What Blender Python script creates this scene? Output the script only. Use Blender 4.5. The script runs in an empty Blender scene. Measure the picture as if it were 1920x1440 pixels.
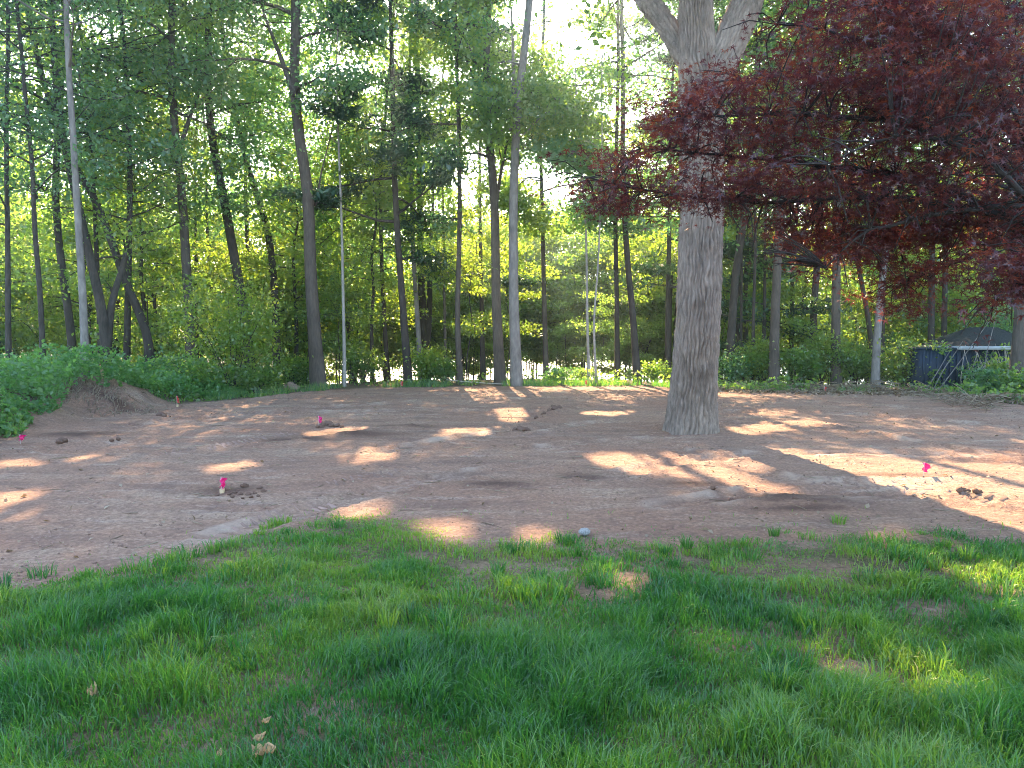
import bpy, math
import numpy as np
from mathutils import Vector

# ------------------------------------------------------------------ camera, sky, sun, exposure
scn = bpy.context.scene
col = scn.collection
F = 1440.0                       # focal length in photo pixels (1920 wide)
CAM_H = 1.7
PITCH = math.atan(95 / F)
cam_d = bpy.data.cameras.new('camera'); cam = bpy.data.objects.new('camera', cam_d); col.objects.link(cam)
cam_d.sensor_width = 36; cam_d.lens = 27; cam_d.clip_end = 3000; cam_d.clip_start = 0.05
cam.location = (0, 0, CAM_H); cam.rotation_euler = (math.pi / 2 - PITCH, 0, 0)
scn.camera = cam

SUN_EL, SUN_AZ = math.radians(36), math.radians(-6.5)      # azimuth measured from +Y towards +X
SUN = np.array([math.sin(SUN_AZ) * math.cos(SUN_EL), math.cos(SUN_AZ) * math.cos(SUN_EL), math.sin(SUN_EL)])
world = bpy.data.worlds.new('World'); scn.world = world; world.use_nodes = True
wn = world.node_tree; wn.nodes.clear()
wo = wn.nodes.new('ShaderNodeOutputWorld'); wb = wn.nodes.new('ShaderNodeBackground'); ws = wn.nodes.new('ShaderNodeTexSky')
ws.sky_type = 'NISHITA'; ws.sun_disc = False; ws.sun_elevation = SUN_EL; ws.sun_rotation = SUN_AZ
ws.air_density = 1.2; ws.dust_density = 2.0; ws.ozone_density = 1.0; ws.altitude = 50
wb.inputs['Strength'].default_value = 0.15
wn.links.new(ws.outputs[0], wb.inputs['Color']); wn.links.new(wb.outputs[0], wo.inputs['Surface'])
sun_d = bpy.data.lights.new('sun', 'SUN'); sun = bpy.data.objects.new('sun', sun_d); col.objects.link(sun)
sun_d.energy = 5.0; sun_d.angle = math.radians(0.55); sun_d.color = (1.0, 0.72, 0.44)
sun.rotation_euler = Vector(SUN).to_track_quat('Z', 'Y').to_euler()
sun.location = (-8, 40, 40)
scn.view_settings.view_transform = 'Standard'; scn.view_settings.look = 'None'
scn.view_settings.exposure = 2.83; scn.view_settings.gamma = 1.0; scn.view_settings.use_curve_mapping = False
scn.cycles.use_denoising = True; scn.cycles.denoising_prefilter = 'NONE'; scn.cycles.filter_width = 1.0
scn.cycles.max_bounces = 8; scn.cycles.diffuse_bounces = 5; scn.cycles.glossy_bounces = 2
scn.cycles.transmission_bounces = 5; scn.cycles.transparent_max_bounces = 4; scn.cycles.volume_bounces = 0
scn.cycles.caustics_reflective = False; scn.cycles.caustics_refractive = False
scn.cycles.sample_clamp_indirect = 3.0

# ------------------------------------------------------------------ small maths
def ray(px, py):
    v, u = (px - 960) / F, (720 - py) / F
    return np.array([v, math.cos(PITCH) + u * math.sin(PITCH), -math.sin(PITCH) + u * math.cos(PITCH)])
def on_z(px, py, z=0.0):
    d = ray(px, py); t = (z - CAM_H) / d[2]; return np.array([0, 0, CAM_H]) + d * t
def at_y(px, py, Y):
    d = ray(px, py); return np.array([0, 0, CAM_H]) + d * (Y / d[1])
def sstep(a, b, x):
    t = np.clip((np.asarray(x, float) - a) / (b - a), 0, 1); return t * t * (3 - 2 * t)
_tab = np.random.default_rng(99).random((256, 256))
def vnoise(x, y):
    x = np.asarray(x, float); y = np.asarray(y, float)
    xi, yi = np.floor(x).astype(int), np.floor(y).astype(int); fx, fy = x - xi, y - yi
    fx = fx * fx * (3 - 2 * fx); fy = fy * fy * (3 - 2 * fy)
    a = _tab[xi & 255, yi & 255]; b = _tab[(xi + 1) & 255, yi & 255]; c = _tab[xi & 255, (yi + 1) & 255]; d = _tab[(xi + 1) & 255, (yi + 1) & 255]
    return (a * (1 - fx) + b * fx) * (1 - fy) + (c * (1 - fx) + d * fx) * fy
def fbm(x, y, o=4):
    s = 0; a = 0.5
    for i in range(o):
        s = s + a * vnoise(x * 2 ** i + 17.3 * i, y * 2 ** i - 9.1 * i); a *= 0.5
    return s
def unit(v):
    return v / np.maximum(np.linalg.norm(v, axis=-1, keepdims=True), 1e-9)
def pl_dist(x, y, P):
    """distance to a 2-D polyline and arclength along it"""
    best = np.full(np.shape(x), 1e9); arc = np.zeros(np.shape(x)); s0 = 0
    for a, b in zip(P[:-1], P[1:]):
        ab = b - a; L2 = ab @ ab; L = math.sqrt(L2)
        t = np.clip(((x - a[0]) * ab[0] + (y - a[1]) * ab[1]) / L2, 0, 1)
        d = np.hypot(x - a[0] - t * ab[0], y - a[1] - t * ab[1]); m = d < best
        best = np.where(m, d, best); arc = np.where(m, s0 + t * L, arc); s0 += L
    return best, arc
def in_poly(x, y, P):
    c = np.zeros(np.shape(x), bool); n = len(P)
    for i in range(n):
        x1, y1 = P[i]; x2, y2 = P[(i + 1) % n]
        if y1 == y2: continue
        c ^= ((y1 > y) != (y2 > y)) & (x < (x2 - x1) * (y - y1) / (y2 - y1) + x1)
    return c
def px_line(pts): return np.array([on_z(*p)[:2] for p in pts])

# ------------------------------------------------------------------ mesh helpers
def mesh_np(name, V, faces, mat, parent=None, attrs=None, smooth=False, link=True, loc=None):
    """faces: list of int arrays (m,k)"""
    me = bpy.data.meshes.new(name); V = np.ascontiguousarray(V, np.float32)
    me.vertices.add(len(V)); me.vertices.foreach_set('co', V.ravel())
    idx = np.concatenate([f.ravel() for f in faces]).astype(np.int32)
    tot = np.concatenate([np.full(len(f), f.shape[1]) for f in faces]); st = np.concatenate([[0], np.cumsum(tot)[:-1]]).astype(np.int32)
    me.loops.add(len(idx)); me.loops.foreach_set('vertex_index', idx)
    me.polygons.add(len(tot)); me.polygons.foreach_set('loop_start', st)
    if smooth: me.polygons.foreach_set('use_smooth', np.ones(len(tot), bool))
    me.update(calc_edges=True)
    for k, a in (attrs or {}).items():
        at = me.attributes.new(k, 'FLOAT', 'POINT'); at.data.foreach_set('value', np.ascontiguousarray(a, np.float32))
    if mat: me.materials.append(mat)
    if not link: return me
    o = bpy.data.objects.new(name, me); col.objects.link(o)
    if parent: o.parent = parent
    if loc is not None: o.location = loc
    return o
def join(parts):
    V = []; Fs = {}; n = 0; A = []
    for p in parts:
        v, fs = p[0], p[1]
        for f in fs: Fs.setdefault(f.shape[1], []).append(f + n)
        V.append(v); n += len(v)
        if len(p) > 2: A.append(p[2])
    return np.concatenate(V), [np.concatenate(f) for f in Fs.values()], (np.concatenate(A) if A else None)
def tag(o, label=None, cat=None, group=None, kind=None):
    for k, v in (('label', label), ('category', cat), ('group', group), ('kind', kind)):
        if v: o[k] = v
    return o
def empty(name, loc):
    o = bpy.data.objects.new(name, None); col.objects.link(o); o.location = [float(c) for c in loc]; o.empty_display_size = 0.2; return o
def copy_tree(o, parent=None):
    c = o.copy(); col.objects.link(c); c.parent = parent
    for ch in list(o.children): copy_tree(ch, c)
    return c
def tube(P, r, k=8, cap=True):
    P = np.asarray(P, float); r = np.asarray(r, float); n = len(P)
    T = unit(np.gradient(P, axis=0)); ref = np.array([1.0, 0.13, 0.0]) if abs(T[0][0]) < 0.8 else np.array([0, 1.0, 0.1])
    N = np.zeros((n, 3)); u = ref
    for i in range(n):
        u = u - T[i] * (u @ T[i]); u = u / (np.linalg.norm(u) + 1e-9); N[i] = u
    B = np.cross(T, N); a = np.linspace(0, 2 * np.pi, k, endpoint=False)
    V = P[:, None] + r[:, None, None] * (np.cos(a)[None, :, None] * N[:, None] + np.sin(a)[None, :, None] * B[:, None])
    V = V.reshape(-1, 3); i = np.arange(n - 1)[:, None] * k; j = np.arange(k)[None]; j2 = (j + 1) % k
    Q = np.stack([i + j, i + j2, i + k + j2, i + k + j], -1).reshape(-1, 4)
    fs = [Q]
    if cap:
        V = np.concatenate([V, P[:1], P[-1:]]); m = n * k; jj = np.arange(k)
        fs.append(np.concatenate([np.stack([np.full(k, m), (jj + 1) % k, jj], -1), np.stack([np.full(k, m + 1), (n - 1) * k + jj, (n - 1) * k + (jj + 1) % k], -1)]))
    return V, fs
def resample(P, n):
    P = np.asarray(P, float); s = np.concatenate([[0], np.cumsum(np.linalg.norm(np.diff(P, axis=0), axis=1))]); t = np.linspace(0, s[-1], n)
    Q = np.stack([np.interp(t, s, P[:, i]) for i in range(3)], -1)
    for _ in range(2): Q[1:-1] = 0.25 * Q[:-2] + 0.5 * Q[1:-1] + 0.25 * Q[2:]
    return Q
def leaf_quads(C, L, R, up=1.0, aspect=0.55, fold=0.12, droop=0.3, nrm=None):
    """one folded diamond per leaf"""
    n = len(C); L = np.broadcast_to(L, (n,)).astype(float)
    N = unit(R.normal(size=(n, 3)) + np.array([0, 0, up]) if nrm is None else nrm)
    D = R.normal(size=(n, 3)); D[:, 2] -= droop; D = unit(D - N * (D * N).sum(1, keepdims=True)); S = np.cross(N, D)
    h = L[:, None] / 2; w = h * aspect
    V = np.stack([C - D * h, C + S * w + N * fold * h - D * h * .1, C + D * h, C - S * w + N * fold * h - D * h * .1], 1).reshape(-1, 3)
    return V, [np.arange(4 * n).reshape(n, 4)], np.repeat(R.random(n), 4)

# ------------------------------------------------------------------ materials
def new_mat(name):
    m = bpy.data.materials.new(name); m.use_nodes = True; t = m.node_tree; t.nodes.clear()
    out = t.nodes.new('ShaderNodeOutputMaterial'); return m, t, out
def nd(t, kind, **kw):
    n = t.nodes.new('ShaderNode' + kind)
    for k, v in kw.items():
        if k in n.inputs.keys(): n.inputs[k].default_value = v
        else: setattr(n, k, v)
    return n
def ramp(t, fac, stops):
    r = nd(t, 'ValToRGB'); e = r.color_ramp.elements
    while len(e) < len(stops): e.new(0.5)
    for el, (p, c) in zip(e, stops): el.position = p; el.color = (*c, 1)
    t.links.new(fac, r.inputs[0]); return r.outputs[0]
def leaf_mat(name, cols, tcols, trans=0.5, gloss=0.06, rough=0.4):
    m, t, out = new_mat(name); at = nd(t, 'Attribute', attribute_name='tint'); L = t.links.new
    n = len(cols) - 1
    c1 = ramp(t, at.outputs['Fac'], [(i / n, c) for i, c in enumerate(cols)]); c2 = ramp(t, at.outputs['Fac'], [(i / n, c) for i, c in enumerate(tcols)])
    d = nd(t, 'BsdfDiffuse'); tr = nd(t, 'BsdfTranslucent'); g = nd(t, 'BsdfGlossy'); g.inputs['Roughness'].default_value = rough
    L(c1, d.inputs['Color']); L(c2, tr.inputs['Color'])
    m1 = nd(t, 'MixShader'); m1.inputs[0].default_value = trans; L(d.outputs[0], m1.inputs[1]); L(tr.outputs[0], m1.inputs[2])
    m2 = nd(t, 'MixShader'); m2.inputs[0].default_value = gloss; L(m1.outputs[0], m2.inputs[1]); L(g.outputs[0], m2.inputs[2])
    L(m2.outputs[0], out.inputs['Surface']); return m
def bark_mat(name, c1, c2, scale=6, stretch=0.15, bump=0.6):
    m, t, out = new_mat(name); L = t.links.new
    tc = nd(t, 'TexCoord'); mp = nd(t, 'Mapping'); mp.inputs['Scale'].default_value = (scale, scale, scale * stretch); L(tc.outputs['Object'], mp.inputs[0])
    n1 = nd(t, 'TexNoise', Scale=3.0, Detail=6.0, Roughness=0.65); L(mp.outputs[0], n1.inputs['Vector'])
    n2 = nd(t, 'TexNoise', Scale=1.3, Detail=3.0); L(tc.outputs['Object'], n2.inputs['Vector'])
    mx = nd(t, 'Math', operation='MULTIPLY_ADD'); L(n1.outputs[0], mx.inputs[0]); mx.inputs[1].default_value = 0.6; 
    m3 = nd(t, 'Math', operation='MULTIPLY'); L(n2.outputs[0], m3.inputs[0]); m3.inputs[1].default_value = 0.4; L(m3.outputs[0], mx.inputs[2])
    c = ramp(t, mx.outputs[0], [(0.32, c1), (0.68, c2)])
    b = nd(t, 'Bump', Strength=bump, Distance=0.03); L(n1.outputs[0], b.inputs['Height'])
    p = nd(t, 'BsdfPrincipled', Roughness=0.9); p.inputs['Specular IOR Level'].default_value = 0.2; L(c, p.inputs['Base Color']); L(b.outputs[0], p.inputs['Normal'])
    L(p.outputs[0], out.inputs['Surface']); return m
def plain_mat(name, c, rough=0.7, var=0.25, scale=8.0, trans=0.0, bump=0.0, spec=0.3):
    m, t, out = new_mat(name); L = t.links.new
    tc = nd(t, 'TexCoord'); n1 = nd(t, 'TexNoise', Scale=scale, Detail=5.0); L(tc.outputs['Object'], n1.inputs['Vector'])
    cc = ramp(t, n1.outputs[0], [(0.3, tuple(x * (1 - var) for x in c)), (0.7, tuple(min(1, x * (1 + var)) for x in c))])
    p = nd(t, 'BsdfPrincipled', Roughness=rough); p.inputs['Specular IOR Level'].default_value = spec; L(cc, p.inputs['Base Color'])
    if bump:
        b = nd(t, 'Bump', Strength=bump, Distance=0.02); L(n1.outputs[0], b.inputs['Height']); L(b.outputs[0], p.inputs['Normal'])
    if trans:
        tr = nd(t, 'BsdfTranslucent'); L(cc, tr.inputs['Color']); mx = nd(t, 'MixShader'); mx.inputs[0].default_value = trans
        L(p.outputs[0], mx.inputs[1]); L(tr.outputs[0], mx.inputs[2]); L(mx.outputs[0], out.inputs['Surface'])
    else: L(p.outputs[0], out.inputs['Surface'])
    return m

M = {}
M['leaf'] = leaf_mat('leaf_green', [(0.035, 0.085, 0.03), (0.05, 0.12, 0.035), (0.08, 0.15, 0.035)], [(0.22, 0.42, 0.06), (0.34, 0.55, 0.065), (0.47, 0.62, 0.07)], 0.6, 0.06)
M['leaf_cool'] = leaf_mat('leaf_cool_green', [(0.04, 0.105, 0.05), (0.06, 0.145, 0.055), (0.085, 0.175, 0.055)], [(0.13, 0.36, 0.10), (0.2, 0.45, 0.10), (0.3, 0.52, 0.09)], 0.54, 0.07)
M['leaf_lime'] = leaf_mat('leaf_lime', [(0.06, 0.14, 0.03), (0.09, 0.18, 0.03), (0.13, 0.2, 0.03)], [(0.28, 0.48, 0.04), (0.4, 0.56, 0.045), (0.5, 0.58, 0.05)], 0.55, 0.06)
M['leaf_fresh'] = leaf_mat('leaf_fresh_green', [(0.05, 0.14, 0.045), (0.085, 0.2, 0.055), (0.13, 0.25, 0.06)], [(0.15, 0.4, 0.08), (0.24, 0.5, 0.09), (0.36, 0.58, 0.09)], 0.5, 0.05)
M['needle'] = leaf_mat('pine_needle', [(0.02, 0.055, 0.035), (0.03, 0.075, 0.04), (0.045, 0.09, 0.045)], [(0.05, 0.14, 0.04), (0.08, 0.18, 0.05), (0.1, 0.2, 0.05)], 0.3, 0.05)
M['maple_leaf'] = leaf_mat('maple_red_leaf', [(0.028, 0.011, 0.018), (0.045, 0.013, 0.018), (0.07, 0.017, 0.018)], [(0.12, 0.02, 0.026), (0.22, 0.032, 0.03), (0.6, 0.14, 0.035)], 0.4, 0.05, 0.4)
M['grass'] = leaf_mat('grass_blade', [(0.018, 0.085, 0.026), (0.04, 0.135, 0.026), (0.105, 0.205, 0.03), (0.32, 0.28, 0.12)], [(0.05, 0.25, 0.03), (0.12, 0.36, 0.03), (0.32, 0.5, 0.04), (0.42, 0.38, 0.14)], 0.45, 0.045, 0.35)
M['bark'] = bark_mat('bark_brown', (0.04, 0.032, 0.027), (0.135, 0.108, 0.09), 7, .18, .8)
M['bark_dark'] = bark_mat('bark_dark', (0.022, 0.018, 0.016), (0.085, 0.068, 0.058), 7, .18, .8)
M['bark_grey'] = bark_mat('bark_grey', (0.10, 0.088, 0.082), (0.28, 0.25, 0.23), 4, 0.3, 0.5)
M['bark_pale'] = bark_mat('bark_pale', (0.17, 0.155, 0.14), (0.36, 0.33, 0.3), 5, 0.8, 0.2)
M['bark_oak'] = bark_mat('bark_oak', (0.075, 0.058, 0.048), (0.345, 0.272, 0.225), 6, 0.3, 0.6)
M['bark_maple'] = bark_mat('bark_maple', (0.02, 0.016, 0.015), (0.05, 0.04, 0.036), 6, 0.4, 0.3)

# ------------------------------------------------------------------ the ground
BANK = np.array([[-7.3, 9.2], [-7.7, 11.4], [-8.35, 14.0], [-8.5, 16.5], [-8.3, 18.2], [-7.6, 19.6]])       # foot of the bank on the left
EDGE = px_line([(330, 757), (450, 748), (560, 735), (700, 727), (960, 724), (1200, 724), (1345, 735), (1700, 738), (1800, 745), (1920, 757), (2100, 770)])   # back edge of the bare soil
LAWN = px_line([(-900, 1230), (-400, 1150), (0, 1095), (150, 1075), (330, 1035), (450, 1000), (560, 975), (620, 958), (700, 950), (790, 970), (870, 990), (950, 995), (1000, 990), (1060, 998), (1110, 1000), (1180, 1006), (1260, 1020), (1300, 1015), (1380, 1000), (1480, 998), (1600, 985), (1750, 990), (1920, 1005), (2300, 1030), (3000, 1050)])
def lawn_d(x, y):
    """positive inside the lawn (towards the camera)"""
    return np.interp(x, LAWN[:, 0], LAWN[:, 1]) - y
BERMS = [(px_line([(960, 812), (1000, 795), (1040, 772), (1110, 758), (1230, 752)]), 0.10, 0.05), (px_line([(470, 838), (560, 828), (640, 818), (770, 800)]), 0.14, 0.045),
         (px_line([(60, 850), (120, 838), (200, 835), (245, 828)]), 0.10, 0.05), (px_line([(1330, 925), (1420, 918), (1500, 945), (1600, 958)]), 0.13, 0.035), (px_line([(1760, 940), (1850, 948), (1960, 960)]), 0.09, 0.05)]
TRACKS = [px_line(p) for p in ([(420, 1000), (560, 960), (760, 905), (1000, 870)], [(1100, 905), (1250, 870), (1420, 850), (1700, 850), (1920, 862)], [(1250, 950), (1420, 925), (1700, 925), (1960, 950)],
          [(300, 790), (560, 765), (800, 752), (1100, 745)], [(250, 800), (480, 775), (760, 770), (1000, 772)], [(1340, 790), (1550, 800), (1750, 835), (1960, 880)], [(1380, 770), (1600, 775), (1960, 800)],
          [(1000, 840), (1200, 822), (1290, 850), (1500, 905), (1800, 905)], [(700, 850), (900, 815), (1150, 790), (1250, 800)], [(1340, 752), (1600, 756), (1960, 780)], [(500, 745), (800, 738), (1200, 735)])]
DARK_SPOTS = [(np.array([-8.9, 16.9, 0]), .9, .3), (on_z(1085, 890), 0.24, 0.22), (on_z(660, 815), 0.9, 0.35), (on_z(760, 800), 0.6, 0.2), (on_z(430, 915), 0.35, 0.25), (on_z(1470, 935), 0.6, 0.2), (on_z(1500, 955), .5, .12), (on_z(1300, 905), .35, .12), (on_z(560, 826), .7, .2), (on_z(1650, 890), .5, .12), (on_z(150, 815), .6, .3), (on_z(930, 905), .4, .2)]  # soil darkened around these points: mound face, moist hollow, bands and patches
def gz(x, y, fine=True):
    x = np.asarray(x, float); y = np.asarray(y, float)
    ey = np.interp(x, EDGE[:, 0], EDGE[:, 1])
    z = -1.75 * sstep(1.0, 30, y - ey) * sstep(-30, -5, x + 8) - 0.9 * sstep(60, 300, y)
    z = z + 3.5 * sstep(165, 260, y) + 0.10 * (fbm(x * .15, y * .15, 3) - .5)
    bx = np.interp(y, BANK[:, 1], BANK[:, 0]); b = sstep(0, 1.3, bx - x) * sstep(6.5, 9.5, y) * (1 - sstep(18.3, 20.5, y))
    z = z + (0.42 + 0.25 * (fbm(x * .9, y * .9, 3) - .5)) * b
    z = z + (0.30 + .2 * (fbm(x * 2.3, y * 2.3, 3) - .5)) * np.exp(-(((x + 9.6) / 1.0) ** 2) ** 2 - (((y - 17.5) / 0.95) ** 2) ** 2) + .28 * (fbm(x * 4, y * 4, 3) - .5) * np.exp(-((x + 8.9) / 1.2) ** 2 - ((y - 17) / 1.3) ** 2)
    if fine:
        inl = sstep(-0.1, 0.3, lawn_d(x, y))
        z = z + 0.05 * (fbm(x * .7 + 5, y * .7, 3) - .5) + (0.016 + 0.02 * inl) * (fbm(x * 3.1, y * 3.1, 3) - .5) + (0.022 * (vnoise(x * 13, y * 13) - .5) + .02 * (vnoise(x * 2.2, y * 9) - .5)) * (y < 30)
        z = z - 0.03 * inl * 0
        for P, w, h in BERMS:
            d, s = pl_dist(x, y, P); z = z + h * np.exp(-(d / w) ** 2) * (0.35 + 1.1 * vnoise(x * 9, y * 9))
        for P in TRACKS:
            d, s = pl_dist(x, y, P); ins = 1 - sstep(0.16, 0.24, d)
            wear = sstep(.3, .6, fbm(x * 1.1 + 31, y * 1.1, 2))
            z = z + (1 - inl) * (-0.026 * ins + 0.026 * np.exp(-((d - .25) / .06) ** 2) * (.4 + vnoise(x * 8, y * 8)) + 0.026 * ins * wear * (np.sin(s * 2 * np.pi / .16 + 3 * np.abs(d)) > .1))
        for c, rx, ry in DARK_SPOTS[1:2]:
            z = z - 0.05 * np.exp(-((x - c[0]) / rx) ** 2 - ((y - c[1]) / ry) ** 2)
    return z
def axis(segs):
    out = []
    for a, b, s in segs: out.append(np.arange(a, b, s))
    return np.unique(np.concatenate(out + [[segs[-1][1]]]))
def geo_axis(a, b, s0, s1):
    v = [a]
    while v[-1] < b: v.append(v[-1] + s0 + (s1 - s0) * (v[-1] - a) / (b - a))
    return np.array(v[:-1])
gx = axis([(-260, -60, 40), (-60, -18, 2), (-18, -10, .16), (-10, 10, .075), (10, 18, .16), (18, 60, 2), (60, 260, 40)])
gy = np.concatenate([[-60, -25, -8, -2], geo_axis(0.5, 26, .045, .15), geo_axis(26, 50, .5, 1.5), [51, 54, 60, 70, 85, 100, 130, 160, 165, 172, 180, 195, 215, 240, 270, 340, 400]])
X, Y = np.meshgrid(gx, gy); Z = gz(X, Y)
nx, ny = len(gx), len(gy); i = np.arange(ny - 1)[:, None] * nx; j = np.arange(nx - 1)[None]
Q = np.stack([i + j, i + j + 1, i + nx + j + 1, i + nx + j], -1).reshape(-1, 4)
a_lawn = sstep(0.0, 0.7, lawn_d(X, Y) + 1.0 * (fbm(X * 1.9, Y * 1.9, 4) - .5)) * (.45 + .55 * sstep(.35, .6, fbm(X * 2.2 + 4, Y * 2.2, 3)))
ey = np.interp(X, EDGE[:, 0], EDGE[:, 1]); bx = np.interp(Y, BANK[:, 1], BANK[:, 0])
a_for = np.maximum(sstep(-.2, .5, Y - ey + 0.7 * (fbm(X, Y, 3) - .5)), sstep(.9, 1.7, bx - X + .8 * (fbm(X * 1.5, Y * 1.5, 3) - .5)) * (1 - .8 * np.exp(-((X + 8.9) / 1.1) ** 2 - ((Y - 17.3) / 1.2) ** 2)))
a_trk = np.zeros_like(X)
for P_ in TRACKS:
    d_, s_ = pl_dist(X, Y, P_); a_trk = np.maximum(a_trk, np.exp(-((d_ - .22) / .07) ** 2) * .75 * sstep(.35, .6, fbm(X * 1.3 + s_, Y * 1.3, 2)) + .35 * (d_ < .2) * (np.sin(s_ * 2 * np.pi / .16 + 3 * d_) > .1) * sstep(.4, .6, fbm(X * .9 + 31, Y * .9, 2)))
a_dark = np.zeros_like(X)
for c, rx, ry in DARK_SPOTS: a_dark = np.maximum(a_dark, np.exp(-((X - c[0]) / rx) ** 2 - ((Y - c[1]) / ry) ** 2))

m, t, out = new_mat('soil'); L = t.links.new
tc = nd(t, 'TexCoord'); P = tc.outputs['Object']
def tex(scale, det=5, sc=(1, 1, 1), rough=.55):
    mp = nd(t, 'Mapping'); mp.inputs['Scale'].default_value = sc; L(P, mp.inputs[0])
    n = nd(t, 'TexNoise', Scale=scale, Detail=float(det), Roughness=rough); L(mp.outputs[0], n.inputs['Vector']); return n.outputs[0]
def mixc(f, a, b):
    mx = nd(t, 'Mix', data_type='RGBA'); L(f, mx.inputs[0])
    for s, v in ((6, a), (7, b)):
        if isinstance(v, tuple): mx.inputs[s].default_value = (*v, 1)
        else: L(v, mx.inputs[s])
    return mx.outputs[2]
def mrange(v, a, b, c=0., d=1.):
    r = nd(t, 'MapRange'); L(v, r.inputs[0]); r.inputs[1].default_value = a; r.inputs[2].default_value = b; r.inputs[3].default_value = c; r.inputs[4].default_value = d; return r.outputs[0]
big, med, grain = tex(.35, 4), tex(1.6, 5, (0.6, 1.2, 1)), tex(26, 6, (1, 1, 1), .7)
streak = tex(1.0, 6, (0.42, 1.7, 1), .62)
atk = nd(t, 'Attribute', attribute_name='track').outputs['Fac']
c0 = mixc(mrange(big, .35, .65), (0.30, 0.168, 0.115), (0.33, 0.21, 0.148))
c0 = mixc(mrange(streak, .5, .66, 0, .65), c0, (0.375, 0.275, 0.2))
c0 = mixc(mrange(tex(2.2, 5, (0.4, 1.8, 1), .65), .56, .68, 0, .45), c0, (0.50, 0.41, 0.335))
c0 = mixc(mrange(tex(1.7, 6, (0.55, 1.5, 1), .68), .34, .46, .6, 0), c0, (0.17, 0.11, 0.09))
c0 = mixc(mrange(tex(8, 5, (1, 1, 1), .7), .36, .5, .55, 0), c0, (0.2, 0.12, 0.095))
c0 = mixc(mrange(med, .3, .48, .6, 0), c0, (0.17, 0.105, 0.085))
c0 = mixc(mrange(grain, .38, .56, .6, 0), c0, (0.13, 0.08, 0.062))
c0 = mixc(mrange(grain, .58, .72, 0, .5), c0, (0.5, 0.4, 0.33))
al, af, ad = (nd(t, 'Attribute', attribute_name=k).outputs['Fac'] for k in ('lawn', 'forest', 'dark_soil'))
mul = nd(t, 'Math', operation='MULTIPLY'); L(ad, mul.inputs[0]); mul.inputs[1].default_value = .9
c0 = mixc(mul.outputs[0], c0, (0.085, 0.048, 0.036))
c0 = mixc(atk, c0, (0.45, 0.35, 0.275))
lawnc = mixc(mrange(grain, .35, .65), (0.07, 0.07, 0.03), (0.17, 0.13, 0.08))
c0 = mixc(al, c0, lawnc)
forc = mixc(mrange(grain, .35, .65), (0.06, 0.05, 0.03), (0.16, 0.12, 0.08))
c0 = mixc(af, c0, forc)
hsum = nd(t, 'Math', operation='ADD'); L(grain, hsum.inputs[0]); L(tex(7, 6), hsum.inputs[1])
bp = nd(t, 'Bump', Strength=.9, Distance=.04); L(hsum.outputs[0], bp.inputs['Height'])
pb = nd(t, 'BsdfPrincipled', Roughness=.95); pb.inputs['Specular IOR Level'].default_value = .15
L(c0, pb.inputs['Base Color']); L(bp.outputs[0], pb.inputs['Normal']); L(pb.outputs[0], out.inputs['Surface']); M['soil'] = m
g = mesh_np('ground', np.stack([X, Y, Z], -1).reshape(-1, 3), [Q], M['soil'], attrs={'lawn': a_lawn.ravel(), 'forest': a_for.ravel(), 'dark_soil': a_dark.ravel(), 'track': a_trk.ravel() * (1 - a_lawn.ravel())}, smooth=True)
tag(g, 'bare reddish brown graded soil with tyre tracks', 'ground', kind='structure')

# the pond
m, t, out = new_mat('pond_water'); L = t.links.new
tc = nd(t, 'TexCoord'); mp = nd(t, 'Mapping'); mp.inputs['Scale'].default_value = (.6, 1.6, 1); L(tc.outputs['Object'], mp.inputs[0])
n1 = nd(t, 'TexNoise', Scale=1.2, Detail=4.0, Roughness=.6); L(mp.outputs[0], n1.inputs['Vector'])
bp = nd(t, 'Bump', Strength=1.0, Distance=.3); L(n1.outputs[0], bp.inputs['Height'])
pb = nd(t, 'BsdfPrincipled', Roughness=.34, IOR=1.33); pb.inputs['Base Color'].default_value = (.05, .06, .05, 1); L(bp.outputs[0], pb.inputs['Normal']); L(pb.outputs[0], out.inputs['Surface'])
wx, wy = np.meshgrid(np.linspace(-220, 220, 12), np.linspace(38, 178, 8)); k = np.arange(7)[:, None] * 12; jj = np.arange(11)[None]
o = mesh_np('pond', np.stack([wx, wy, np.full_like(wx, -1.45)], -1).reshape(-1, 3), [np.stack([k + jj, k + jj + 1, k + 12 + jj + 1, k + 12 + jj], -1).reshape(-1, 4)], m)
tag(o, 'bright pond water glinting behind the trunks', 'pond', kind='structure')

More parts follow.
